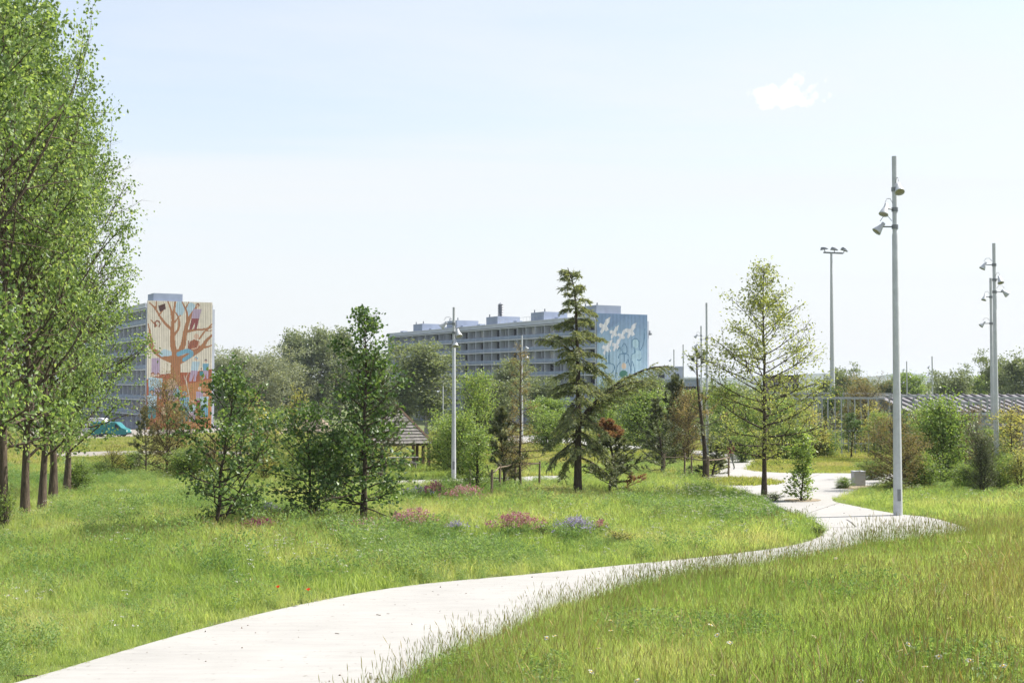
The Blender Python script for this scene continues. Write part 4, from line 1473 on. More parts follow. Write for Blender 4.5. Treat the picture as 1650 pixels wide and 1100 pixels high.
# tiny white wildflowers spread through the meadow: too many to count
wf = []
for i in range(3):
    c = []
    for q in range(4):
        p = np.array([rg.normal(0, 0.12), rg.normal(0, 0.12), 0])
        h = rg.uniform(0.34, 0.6)
        e = p + np.array([rg.normal(0, 0.05), rg.normal(0, 0.05), h])
        c.append(tube(np.array([p, e]), np.array([0.003, 0.002]), 3, 0))
        pp = e + rg.normal(0, 0.03, (9, 3)) * np.array([1, 1, 0.3])
        c.append(leaf_chunk(rg, pp, rg.normal(0, 1, (9, 3)), 0.024, 0.024, 1.2, 1))
    wf.append(c)
x, y = candidates(3000, 21, 62, 1.0, 3.0)
d = seg_dist(x, y, bank_line)
u = x / y * FOC + 825
dens = 0.07 + 0.85 * np.exp(-((u - 1180) / 130) ** 2) * np.exp(-((y - 45) / 9) ** 2) + 0.25 * np.exp(-((u - 700) / 300) ** 2) * np.exp(-((y - 33) / 6) ** 2)
k = (d < -0.4) & seen_ok(x, y) & (rg.uniform(0, 1, len(x)) < dens)
x, y = x[k], y[k]
n = len(x)
s = rg.uniform(0.7, 1.2, n)
scatter('white_wildflowers', wf, np.column_stack([x, y, hgt(x, y)]), np.column_stack([np.zeros(n), np.zeros(n), rg.uniform(0, 6.28, n)]),
        np.column_stack([s, s, s]), rg.integers(0, 3, n), [M['gdark'], M['petal']], 'sprinkle of tiny white wildflowers in the meadow', 'flowers')

# ------------------------------------------------------------------ flowers one can count
def daisy_meshes():
    r2 = np.random.default_rng(2)
    stem = mk_mesh('daisy_stem', [tube(np.array([[0, 0, 0], [0.01, 0, 0.31], [0.0, 0.01, 0.62]]), np.array([0.003, 0.0025, 0.002]), 4)], M['gdark'])
    V, F = [], []
    for i in range(15):
        a = i / 15 * 6.283 + r2.normal(0, 0.05)
        c, s = math.cos(a), math.sin(a)
        L = 0.036 * r2.uniform(0.9, 1.1)
        z = r2.normal(0, 0.003)
        k = len(V)
        V += [(0.008 * c, 0.008 * s, 0), (0.6 * L * c - 0.006 * s, 0.6 * L * s + 0.006 * c, z + 0.004), (L * c, L * s, z), (0.6 * L * c + 0.006 * s, 0.6 * L * s - 0.006 * c, z + 0.004)]
        F.append((k, k + 1, k + 2, k + 3))
    petals = mk_mesh('daisy_petals', [(V, F, 0)], M['petal'])
    disk = mk_mesh('daisy_centre', [lathe([(0.012, 0.0), (0.011, 0.005), (0.006, 0.009), (0.0005, 0.010)], 8)], M['yolk'])
    return stem, petals, disk


D_ST, D_PE, D_DI = daisy_meshes()
DAISIES = [(1146, 1007), (1155, 1023), (1177, 1035), (1148, 1088), (1347, 899), (1363, 910), (1450, 1048), (1465, 1038), (1512, 1058), (1492, 1075), (1387, 1098), (1564, 1064),
           (1617, 1073), (1630, 994), (1530, 996), (1557, 956), (1595, 895), (1560, 873), (1091, 993), (985, 1000), (984, 1016), (953, 1083), (1026, 1096), (965, 1044), (1545, 872), (1313, 1026), (880, 1028), (893, 1024)]
for i, (px, py) in enumerate(DAISIES):
    p = ground(px, py, 0.62)
    t = thing('daisy', 'white daisy standing singly in the tall near grass', 'daisy', (p[0], p[1], p[2]), random.uniform(0, 6.28), 'daisies in the tall grass')
    obj('stem', D_ST, t)
    o = obj('flower_head', D_PE, t, (0, 0.01, 0.62), (R(random.uniform(5, 40)), R(random.uniform(-25, 25)), 0), (1.3, 1.3, 1.3))
    obj('flower_centre', D_DI, o)


def flower_clump(name, label, px, py, wpx, hpx, mat, n, seed):
    r2 = np.random.default_rng(seed)
    p = ground(px, py)
    w = wpx * p[1] / FOC / 2
    h = hpx * p[1] / FOC
    t = thing(name, label, 'flowers', tuple(p), 0, 'flower clumps in the meadow')
    q = np.where(r2.uniform(0, 1, (n, 1)) < 0.4, r2.normal(0, 0.3, (n, 2)) + np.where(r2.uniform(0, 1, (n, 1)) < 0.5, 0.35, -0.3), r2.normal(0, 0.8, (n, 2))) * np.array([w, w * 1.3])
    hh = h * (0.2 + 0.8 * r2.uniform(0, 1, n)) * np.exp(-(q[:, 0] / w) ** 2 * 0.5) + 0.3
    st = [tube(np.array([[a * 0.8, b * 0.8, 0], [a, b, z]]), np.array([0.004, 0.002]), 3) for a, b, z in zip(q[:, 0], q[:, 1], hh)]
    g = leaf_chunk(r2, np.column_stack([r2.normal(0, 0.6, n * 4) * w, r2.normal(0, 0.6, n * 4) * w, r2.uniform(0.03, 0.3, n * 4) + 0.05]), np.tile([[0, 0, 1.0]], (n * 4, 1)), 0.16, 0.03, 0.2)
    tag(obj('stems', mk_mesh('stems', st + [g], M['gdark']), t), kind='stuff')
    pos = np.repeat(np.column_stack([q, hh]), 6, 0) + r2.normal(0, 0.035, (n * 6, 3))
    obj('blossom', mk_mesh('blossom', [leaf_chunk(r2, pos, r2.normal(0, 1, (n * 6, 3)), 0.05, 0.045, 0.8)], M[mat]), t)


for i, a in enumerate([
        ('flower_clump', 'magenta flower clump right of the lone two-stemmed tree', 415, 868, 52, 16, 'mag', 110),
        ('flower_clump', 'pink flower clump at the foot of the tallest dark tree', 664, 860, 62, 24, 'pink', 150),
        ('flower_clump', 'pink flower clump in the middle of the meadow', 832, 866, 66, 24, 'pink', 160),
        ('flower_clump', 'lilac flower clump in the middle of the meadow', 926, 868, 50, 18, 'lil', 120),
        ('flower_clump', 'pink flower clump nearest the thin path', 700, 806, 34, 18, 'mag', 90),
        ('flower_clump', 'pink flower clump just left of the stake fence', 748, 814, 52, 20, 'pink', 130),
        ('flower_clump', 'faint lilac flower clump left of the pink ones by the path', 668, 806, 40, 12, 'lil', 60),
        ('flower_clump', 'pale lilac flower clump between the two dark trees', 432, 838, 24, 14, 'lil', 40),
        ('flower_clump', 'faint pink flower clump below the tallest dark tree', 590, 866, 60, 12, 'pink', 70),
        ('flower_clump', 'tiny pink flower clump right of the lilac clump', 968, 866, 16, 12, 'pink', 24),
        ('flower_clump', 'faint lilac flower clump between two pink clumps', 738, 866, 26, 10, 'lil', 30)]):
    flower_clump(*a, 300 + i)
# leafy herbs in the meadow
proto('herb', broad_tree(131, 0.55, 0.42, 0.02, 24, 4, 500, 0.075, 'oval', 0.012, 40, 75, 0.2, 0.05, stems=3, ar=0.6, clump=0.3), 0.55, 0.85, 'L_yel', 'twig')
proto('herbg', broad_tree(133, 0.6, 0.42, 0.02, 24, 4, 520, 0.085, 'oval', 0.012, 40, 75, 0.2, 0.05, stems=3, ar=0.5, clump=0.3), 0.6, 0.85, 'L_yng', 'twig')
for key, lab, px, b, tp, w in [
        ('herb', 'yellow-green leafy herb right of the lilac clump', 1000, 876, 853, 52), ('herbg', 'leafy herb between the pink and lilac clumps', 876, 866, 840, 40),
        ('herb', 'yellow-green herb patch left of the cedar foot', 868, 796, 782, 56), ('herbg', 'dark leafy herb below the stake fence', 842, 812, 792, 40),
        ('herb', 'yellow-green herb patch at the cedar foot', 905, 794, 782, 60), ('herbg', 'leafy herb right of the pink clump by the tallest tree', 705, 864, 838, 44),
        ('herbg', 'bushy herb between the two dark tree clumps', 450, 852, 812, 60), ('herbg', 'bushy herb below the lower dark tree', 530, 862, 828, 60),
        ('herbg', 'leafy herb at the tip of the meadow by the path bend', 1318, 862, 843, 30), ('herbg', 'leafy herb before the oak foot', 1245, 808, 790, 34),
        ('herbg', 'ivy patch at the foot of the edge poplar', 6, 856, 770, 34)]:
    put(key, 'leafy_herb', lab, 'plant', px, b, tp, w)


def poppy(px, py, label):
    p = ground(px, py, 0.26)
    t = thing('poppy', label, 'poppy', tuple(p))
    obj('stem', mk_mesh('poppy_stem', [tube(np.array([[0, 0, 0], [0.01, 0, 0.14], [0, 0, 0.30]]), np.array([0.003, 0.003, 0.002]), 4)], M['gdark']), t)
    V, F = [(0, 0, 0)], []
    for i in range(4):
        a = i * math.pi / 2
        k = len(V)
        for da, r, z in ((-0.7, 0.045, 0.03), (-0.35, 0.06, 0.045), (0.35, 0.06, 0.045), (0.7, 0.045, 0.03)):
            V.append((r * math.cos(a + da), r * math.sin(a + da), z + 0.004 * (i % 2)))
        F += [(0, k, k + 1), (0, k + 1, k + 2), (0, k + 2, k + 3)]
    obj('petals', mk_mesh('poppy_petals', [(V, F, 0)], M['pop']), t, (0, 0, 0.30))


poppy(482, 874, 'red poppy below the magenta flowers')
poppy(448, 950, 'red poppy close to the path edge')
poppy(497, 955, 'small orange-red poppy at the path edge right of the other')
sp = ground0(43, 1093)
st = obj('stick', mk_mesh('stick', [tube(np.array([[-0.16, 0.01, 0.046], [-0.05, -0.01, 0.05], [0.07, 0.012, 0.046], [0.17, 0, 0.05]]), np.array([0.012, 0.014, 0.013, 0.008]), 6)], M['post']), None, (sp[0], sp[1], 0))
tag(st, 'small brown stick lying on the pale path', 'stick')

rg = np.random.default_rng(77)
bits = [[leaf_chunk(rg, np.array([[0, 0, 0.004]]), np.array([[1.0, 0, 0]]), 0.05, 0.03, 6.0, 0, 0.1)], [tube(np.array([[-0.03, 0, 0.004], [0, 0.005, 0.006], [0.03, 0, 0.004]]), 0.004, 4, 0)],
        [lathe([(0.001, 0.012), (0.012, 0.008), (0.014, 0.0)], 6, 0)]]
x, y = rg.uniform(-14, 16, 2600), rg.uniform(15, 48, 2600)
k = in_poly(x, y, PATHS['main']) & (rg.uniform(0, 1, 2600) < 0.3)
x, y = x[k], y[k]
n = len(x)
sb = rg.uniform(0.5, 1.5, n)
scatter('path_debris', bits, np.column_stack([x, y, base_z(y) + 0.032]), np.column_stack([np.zeros(n), np.zeros(n), rg.uniform(0, 6.28, n)]), np.column_stack([sb, sb, sb]), rg.integers(0, 3, n),
        [M['stake']], 'scattered leaf bits and pebbles on the pale path', 'debris')

# ------------------------------------------------------------------ lamp masts
LAMP_BODY = mk_mesh('lamp_body', [lathe([(0.0005, 0.20), (0.085, 0.20), (0.085, 0.05), (0.10, 0.04), (0.10, 0.0), (0.115, -0.02), (0.20, -0.26), (0.205, -0.30), (0.185, -0.30), (0.17, -0.26)], 16)], M['galv'], True)
LAMP_FACE = mk_mesh('lamp_face', [lathe([(0.0005, -0.245), (0.10, -0.25), (0.178, -0.262)], 16)], M['lens'], True)
LAMP_ARM = mk_mesh('lamp_arm', [tube(np.array([[0, 0, 0], [-0.12, 0, 0.0], [-0.42, 0, 0.0]]), np.array([0.03, 0.028, 0.028]), 6),
                                tube(np.array([[0.02, 0, 0.19], [-0.08, 0, 0.34], [-0.26, 0, 0.36], [-0.40, 0, 0.20]]), 0.011, 4)], M['galvdark'], True)


def lamp_mast(name, label, px, Y, py_top, r0, r1, lamps, py_base=None, group='lamp masts', detail=True):
    """lamps: (distance below the top in m, azimuth in degrees: 0 = right, 180 = left, -90 = towards the viewer, tilt)"""
    p = ground(px, py_base) if py_base else on_ground(px, Y)
    p[2] = float(hgt(p[0], p[1]))
    H = at(px, py_top, p[1])[2] - p[2]
    t = thing(name, label, 'lamp mast', tuple(p), 0, group)
    zz = np.array([-0.2, 0.02, 0.35 * H, 0.36 * H, 0.78 * H, 0.785 * H, H])
    rr = np.array([1, 1, 0.82, 0.80, 0.66, 0.6, 0.56]) * r0
    rr[-2:] = r1
    obj('pole', mk_mesh('pole', [tube(np.column_stack([zz * 0, zz * 0, zz]), rr, 14), disc((0, 0, H), (0, 0, 1), r1, 14)], M['galv'], True), t)
    if detail:
        obj('base_plate', mk_mesh('base_plate', [lathe([(r0 * 1.02, 0.045), (r0 * 1.5, 0.04), (r0 * 1.5, -0.02)], 14)], M['galvdark']), t)
        box('access_door', M['galvdark'], t, -0.055, 0.055, -r0 * 0.985 - 0.012, -r0 * 0.985 + 0.03, 0.55, 0.95)
    for dz, az, tilt in lamps:
        z = H - dz
        r = float(np.interp(z, zz, rr))
        if detail:
            obj('collar', mk_mesh('collar', [lathe([(r + 0.002, -0.07), (r + 0.03, -0.07), (r + 0.03, 0.07), (r + 0.002, 0.07)], 12)], M['galvdark']), t, (0, 0, z))
        a = R(az)
        o = obj('spotlight', LAMP_BODY, t, ((r + 0.42) * math.cos(a), (r + 0.42) * math.sin(a), z), (0, -R(tilt), a), (0.82, 0.82, 0.82))
        obj('lens', LAMP_FACE, o)
        if detail:
            obj('bracket', LAMP_ARM, t, ((r + 0.42) * math.cos(a), (r + 0.42) * math.sin(a), z), (0, 0, a))
    return t


lamp_mast('lamp_mast', 'tallest grey steel lamp mast standing at the edge of the pale path', 1447, 42, 252, 0.155, 0.085, [(1.15, -92, 35), (1.85, 215, 25), (2.45, 185, 42)], 832)
lamp_mast('lamp_mast', 'taller of the twin lamp masts beside the dark yew', 1604, 66, 392, 0.15, 0.09, [(1.15, 175, 30), (1.95, -80, 25), (2.6, 0, 50)])
lamp_mast('lamp_mast', 'shorter left one of the twin lamp masts', 1598, 82, 448, 0.14, 0.085, [(1.25, 200, 20), (3.0, 175, 45)])
lamp_mast('lamp_mast', 'slim white lamp mast on the thin path before the long block', 731, 64, 495, 0.125, 0.07, [(0.85, 175, 45), (1.3, -60, 30), (1.8, -80, 25)], 773)
lamp_mast('lamp_mast', 'taller of two thin masts left of the oak', 1139, 102, 488, 0.14, 0.09, [(2.9, 0, 35)])
lamp_mast('lamp_mast', 'shorter of two thin masts left of the oak', 1130, 128, 525, 0.12, 0.08, [(1.0, 180, 40), (2.0, 185, 40), (1.4, 0, 30)])
lamp_mast('lamp_mast', 'thin far mast in front of the block balconies', 841, 142, 540, 0.14, 0.09, [(1.4, 0, 40), (2.4, 10, 30)], detail=False)
lamp_mast('lamp_mast', 'thin far mast, left of two before the low grey building', 1086, 180, 563, 0.13, 0.09, [(1.5, 180, 40)], detail=False)
lamp_mast('lamp_mast', 'thin far mast, right of two before the low grey building', 1101, 175, 555, 0.13, 0.09, [(1.5, 0, 40)], detail=False)
lamp_mast('lamp_mast', 'small far mast with lamps behind the roof nearest the big mast', 1461, 215, 582, 0.13, 0.1, [(1.4, 180, 30), (2.6, 0, 30), (3.6, 180, 40)], detail=False)
lamp_mast('lamp_mast', 'small far mast with lamps in the middle of the ribbed roof', 1502, 190, 574, 0.13, 0.1, [(1.6, 180, 30), (2.7, 180, 30), (3.8, 180, 45)], detail=False)
lamp_mast('street_lamp', 'thin street lamp behind the shelter', 714, 150, 622, 0.1, 0.07, [(0.6, 180, 60)], group='far lamp posts', detail=False)

# sports floodlight
p = on_ground(1341, 150)
FH = at(1338, 408, 150)[2] - p[2]
t = thing('floodlight_mast', 'tall dark grey floodlight mast with three floodlights on a crossbar', 'floodlight', tuple(p))
obj('pole', mk_mesh('pole', [tube(np.array([[0, 0, -0.3], [0, 0, FH * 0.5], [0, 0, FH]]), np.array([0.36, 0.25, 0.13]), 14)], M['galv'], True), t)
box('crossbar', M['galvdark'], t, -0.95, 1.4, -0.09, 0.09, FH - 0.05, FH + 0.13, 0, (0, R(2.5), 0))
for i, fx in enumerate((-0.85, 0.35, 1.55)):
    z = FH + 0.42 - fx * 0.05
    V = [(-0.42, -0.3, 0.0), (0.45, -0.3, -0.05), (0.45, 0.3, -0.05), (-0.42, 0.3, 0.0), (-0.30, -0.26, 0.32), (0.1, -0.22, 0.22), (0.1, 0.22, 0.22), (-0.30, 0.26, 0.32)]
    F = [(0, 3, 2, 1), (4, 5, 6, 7), (0, 1, 5, 4), (1, 2, 6, 5), (2, 3, 7, 6), (3, 0, 4, 7)]
    o = obj('floodlight', mk_mesh('floodlight', [(V, F, 0)], M['galvdark']), t, (fx, 0, z), (0, R(-12 + 14 * i), 0))
    obj('bracket', mk_mesh('bracket', [tube(np.array([[0, 0, 0], [0.05, 0, -0.38]]), 0.05, 5)], M['galvdark']), o)

# ------------------------------------------------------------------ painted gables
class Canvas:
    def __init__(s, nu, nv, c):
        s.nu, s.nv = nu, nv
        s.u, s.v = np.meshgrid((np.arange(nu) + 0.5) / nu, (np.arange(nv) + 0.5) / nv)
        s.asp = 0.54
        s.a = np.tile(np.array(c, float), (nv, nu, 1))

    def put(s, k, c):
        s.a[k] = c

    def poly(s, P, c):
        s.put(in_poly(s.u, s.v, P), c)

    def ell(s, cu, cv, ru, rv, c):
        s.put(((s.u - cu) / ru) ** 2 + ((s.v - cv) / rv) ** 2 < 1, c)

    def stroke(s, P, w0, w1, c):
        P = smooth_open(np.array(P, float), 5)
        n = len(P) - 1
        for i in range(n):
            a, b = P[i], P[i + 1]
            ax, ay, bx, by = a[0] * s.asp, a[1], b[0] * s.asp, b[1]
            L2 = (bx - ax) ** 2 + (by - ay) ** 2 + 1e-9
            t = np.clip(((s.u * s.asp - ax) * (bx - ax) + (s.v - ay) * (by - ay)) / L2, 0, 1)
            d = np.hypot(s.u * s.asp - ax - t * (bx - ax), s.v - ay - t * (by - ay))
            w = w0 + (w1 - w0) * (i + t) / n
            s.put(d < w / 2, c)


def Z1(P):      # photo crop units -> canvas
    return [((x - 70) / 588, (y - 90) / 1140) for x, y in P]


def paint_tree_mural():
    C = Canvas(148, 200, lin(238, 230, 212)[:3])
    for i in range(0, 148, 11):            # uneven cream stripes
        C.a[:, i:i + 4] *= 0.93
    rust, ochre, brown = lin(176, 98, 62)[:3], lin(196, 136, 78)[:3], lin(180, 124, 80)[:3]
    C.poly(Z1([(60, 790), (180, 745), (330, 725), (460, 722), (560, 705), (670, 690), (670, 1300), (60, 1300)]), rust)
    C.poly(Z1([(240, 900), (380, 840), (560, 800), (670, 780), (670, 1300), (240, 1300)]), ochre)
    sky, blue, teal, lav, skin = lin(190, 218, 232)[:3], lin(120, 178, 205)[:3], lin(60, 140, 150)[:3], lin(190, 170, 195)[:3], lin(226, 190, 165)[:3]
    C.ell(*Z1([(360, 150)])[0], 0.07, 0.06, sky)
    C.ell(*Z1([(460, 160)])[0], 0.08, 0.055, sky)
    C.poly(Z1([(110, 600), (185, 600), (185, 740), (110, 755)]), lav)
    # the great tree
    for P, a, b in [
            ([(330, 1000), (325, 800), (325, 640), (330, 560)], 0.082, 0.075), ([(330, 600), (300, 480), (295, 350), (300, 220), (318, 90)], 0.055, 0.012),
            ([(335, 600), (390, 480), (410, 360), (440, 250), (500, 150), (530, 110)], 0.052, 0.012), ([(325, 620), (230, 590), (150, 545), (110, 500), (70, 420)], 0.06, 0.015),
            ([(340, 630), (450, 570), (560, 500), (600, 440), (655, 385)], 0.06, 0.016), ([(300, 350), (240, 300), (190, 240), (140, 160), (90, 110)], 0.026, 0.010),
            ([(295, 250), (280, 170), (250, 90)], 0.022, 0.010), ([(300, 400), (350, 330), (350, 240), (320, 190)], 0.022, 0.010), ([(430, 270), (420, 180), (380, 95)], 0.022, 0.009),
            ([(415, 360), (500, 340), (600, 330), (655, 285)], 0.022, 0.010), ([(540, 420), (590, 350), (655, 310)], 0.016, 0.008), ([(560, 500), (620, 490), (655, 475)], 0.02, 0.008),
            ([(145, 165), (150, 90)], 0.016, 0.010), ([(170, 220), (200, 180), (215, 150)], 0.012, 0.008), ([(120, 500), (95, 380), (80, 300)], 0.02, 0.009), ([(150, 310), (130, 290), (100, 260)], 0.016, 0.008),
            ([(410, 150), (440, 95)], 0.014, 0.007), ([(310, 280), (340, 240), (365, 215)], 0.014, 0.007), ([(600, 345), (630, 350), (655, 340)], 0.010, 0.006)]:
        C.stroke(Z1(P), a, b, brown)
    C.poly(Z1([(165, 135), (225, 112), (235, 160), (180, 190)]), lin(84, 44, 40)[:3])
    # people, only as broad patches of colour

    def figure(x, y, h, top, legs, hair, lean=0):
        w = h * 0.17
        C.poly(Z1([(x - w, y + h * 0.18), (x + w, y + h * 0.18), (x + w * 0.9 + lean, y + h * 0.58), (x - w * 0.9 + lean, y + h * 0.58)]), top)
        C.poly(Z1([(x - w * 0.9 + lean, y + h * 0.56), (x + w * 0.9 + lean, y + h * 0.56), (x + w * 0.8 + lean * 2, y + h), (x + w * 0.2 + lean * 2, y + h), (x + lean, y + h * 0.7), (x - w * 0.3 + lean * 2, y + h), (x - w * 0.9 + lean * 2, y + h)]), legs)
        u, v = Z1([(x, y + h * 0.07)])[0]
        C.ell(u, v - 0.006, h * 0.075 / 588, h * 0.075 / 1140, hair)
        C.ell(u, v, h * 0.052 / 588, h * 0.06 / 1140, skin)
    red = lin(150, 72, 74)[:3]
    figure(520, 110, 230, lav, red, lin(150, 92, 60)[:3], -20)
    C.poly(Z1([(430, 520), (450, 450), (490, 425), (535, 440), (545, 500), (500, 525)]), lin(170, 100, 66)[:3])
    for k in range(5):
        C.stroke(Z1([(440 + k * 22, 440), (436 + k * 22, 520)]), 0.006, 0.005, lin(140, 70, 48)[:3])
    C.stroke(Z1([(540, 450), (520, 500), (470, 515)]), 0.012, 0.009, lin(226, 190, 165)[:3])
    C.ell(*Z1([(512, 400)])[0], 0.04, 0.022, skin)
    C.stroke(Z1([(350, 560), (430, 530), (470, 560), (400, 610)]), 0.036, 0.03, blue)
    C.poly(Z1([(170, 560), (220, 515), (290, 540), (290, 575), (200, 585)]), sky)
    C.stroke(Z1([(140, 320), (140, 280), (165, 268), (182, 290), (175, 318)]), 0.012, 0.010, lin(150, 92, 60)[:3])
    figure(510, 590, 210, sky, lav, blue, -15)
    figure(600, 610, 170, blue, lav, lin(96, 84, 92)[:3])
    figure(560, 690, 110, teal, brown, lin(96, 84, 92)[:3])
    figure(122, 730, 220, sky, blue, lin(150, 92, 60)[:3])
    figure(172, 735, 220, sky, lav, lin(150, 92, 60)[:3])
    C.ell(*Z1([(300, 900)])[0], 0.11, 0.07, lav)
    C.ell(*Z1([(290, 830)])[0], 0.07, 0.045, skin)
    C.ell(*Z1([(335, 905)])[0], 0.05, 0.035, blue)
    figure(118, 885, 250, sky, teal, lin(60, 50, 52)[:3])
    figure(408, 900, 260, blue, teal, blue)
    figure(545, 860, 200, lav, red, lin(222, 210, 200)[:3])
    figure(590, 900, 230, sky, blue, lin(110, 50, 48)[:3])
    figure(480, 980, 180, sky, lav, skin)
    figure(230, 1000, 180, lin(222, 190, 160)[:3], brown, lin(110, 50, 48)[:3])
    C.stroke(Z1([(455, 960), (435, 860), (400, 740)]), 0.010, 0.005, lin(215, 205, 190)[:3])
    C.stroke(Z1([(432, 830), (420, 780), (440, 730)]), 0.008, 0.004, lin(215, 205, 190)[:3])
    return C.a


def Z2(P):
    return [((x - 235) / 615, (y - 190) / 1270) for x, y in P]


def paint_blue_mural():
    C = Canvas(148, 200, (0, 0, 0))
    top, mid, bot = (np.array(lin(*c)[:3]) for c in ((128, 158, 198), (164, 196, 218), (190, 216, 226)))
    v = C.v[..., None]
    C.a = np.where(v < 0.35, top + (mid - top) * v / 0.35, mid + (bot - mid) * np.clip((v - 0.35) / 0.3, 0, 1))
    for i in range(0, 148, 9):
        C.a[:, i:i + 3] *= 0.93
    C.poly(Z2([(235, 190), (610, 190), (430, 330), (235, 420)]), top * 0.92)
    w = lin(236, 236, 240)[:3]
    for cx, cy, r in ((325, 320, 1.25), (440, 390, 1.0), (535, 420, 0.95), (645, 370, 1.2), (355, 560, 1.15), (465, 530, 1.0)):
        for P in ([(-55, 20), (-20, -10), (10, -10), (40, 40), (10, 55), (-15, 25)], [(-10, 0), (10, -50), (55, -75), (40, -20), (15, 10)], [(-20, 10), (-45, 60), (-30, 80), (5, 30)]):
            C.poly(Z2([(cx + x * r, cy + y * r) for x, y in P]), w)
        C.ell(*Z2([(cx - 38 * r, cy + 2 * r)])[0], 0.03 * r, 0.014 * r, w)
    ln = lin(84, 128, 158)[:3]
    pale = lin(180, 212, 224)[:3]
    C.poly(Z2([(650, 640), (700, 590), (760, 600), (770, 690), (740, 900), (660, 900)]), pale)
    C.ell(*Z2([(700, 515)])[0], 0.065, 0.045, pale)
    for P in ([(655, 560), (655, 490), (700, 462), (740, 490), (745, 560), (760, 590), (800, 500), (815, 350)], [(680, 560), (690, 620), (650, 650), (640, 780)],
              [(660, 720), (685, 800), (690, 900)], [(720, 700), (750, 705), (770, 680)], [(530, 560), (560, 520), (590, 560), (590, 620), (540, 620), (530, 560)],
              [(490, 680), (510, 640), (600, 640), (615, 690), (580, 740)], [(310, 800), (330, 750), (420, 750), (440, 800), (400, 850), (340, 850), (310, 800)],
              [(450, 900), (470, 780), (510, 730)], [(340, 740), (340, 610)], [(375, 740), (375, 600)], [(250, 1060), (290, 950), (330, 900)], [(600, 700), (640, 800), (620, 900)],
              [(480, 600), (500, 560), (520, 600)], [(560, 640), (560, 720)]):
        C.stroke(Z2(P), 0.010, 0.008, ln)
    C.ell(*Z2([(550, 860)])[0], 0.085, 0.034, lin(48, 124, 96)[:3])
    C.ell(*Z2([(555, 770)])[0], 0.05, 0.026, lin(226, 200, 170)[:3])
    C.ell(*Z2([(398, 965)])[0], 0.045, 0.03, lin(226, 206, 196)[:3])
    C.ell(*Z2([(395, 935)])[0], 0.045, 0.014, lin(150, 88, 84)[:3])
    C.poly(Z2([(235, 1060), (300, 940), (340, 1100), (420, 1040), (520, 1100), (700, 1050), (850, 1080), (850, 1500), (235, 1500)]), lin(128, 172, 194)[:3])
    return C.a


pm, pnt, pb = new_mat('gable_paint')
pa_ = nd(pnt, 'ShaderNodeAttribute', attribute_name='paint')
pn_ = nd(pnt, 'ShaderNodeTexNoise', Scale=1.3, Detail=5.0)
ptc = nd(pnt, 'ShaderNodeTexCoord')
pnt.links.new(ptc.outputs['Object'], pn_.inputs['Vector'])
prr = ramp_node(pnt, [(0.3, (0.66, 0.66, 0.66)), (0.7, (0.78, 0.78, 0.78))])
pnt.links.new(pn_.outputs['Fac'], prr.inputs[0])
pmx = nd(pnt, 'ShaderNodeMix', data_type='RGBA', blend_type='MULTIPLY')
pmx.inputs[0].default_value = 1.0
pnt.links.new(pa_.outputs['Color'], pmx.inputs[6])
pnt.links.new(prr.outputs[0], pmx.inputs[7])
pnt.links.new(pmx.outputs[2], pb.inputs['Base Color'])
pb.inputs['Roughness'].default_value = 0.6


def gable_panel(parent, img, w, z0, z1, y):
    """ribbed metal sheet carrying the painting; local x along the gable, facing -y"""
    nv, nu, _ = img.shape
    cols = np.linspace(0, w, nu + 1)
    dep = np.where((np.arange(nu) % 4) < 3, 0.0, 0.11)       # a groove every fourth strip
    V, F, Cc = [], [], []
    rows = np.linspace(z1, z0, nv + 1)
    for i in range(nu):
        x0, x1 = cols[i], cols[i + 1]
        k = len(V)
        for z in rows:
            V.append((x0, y + dep[i], z))
            V.append((x1, y + dep[i], z))
        for j in range(nv):
            F.append((k + 2 * j, k + 2 * j + 2, k + 2 * j + 3, k + 2 * j + 1))
            Cc.append(img[j, i])
        if i + 1 < nu and dep[i + 1] != dep[i]:
            k = len(V)
            V += [(x1, y + dep[i], z1), (x1, y + dep[i + 1], z1), (x1, y + dep[i + 1], z0), (x1, y + dep[i], z0)]
            F.append((k, k + 1, k + 2, k + 3))
            Cc.append(img[:, i].mean(0) * 0.9)
    me = mk_mesh('mural_panel', [(V, F, 0)], pm)
    a = me.attributes.new('paint', 'FLOAT_COLOR', 'FACE')
    a.data.foreach_set('color', np.column_stack([np.array(Cc), np.ones(len(Cc))]).astype(np.float32).ravel())
    o = obj('mural_panel', me, parent)
    return o


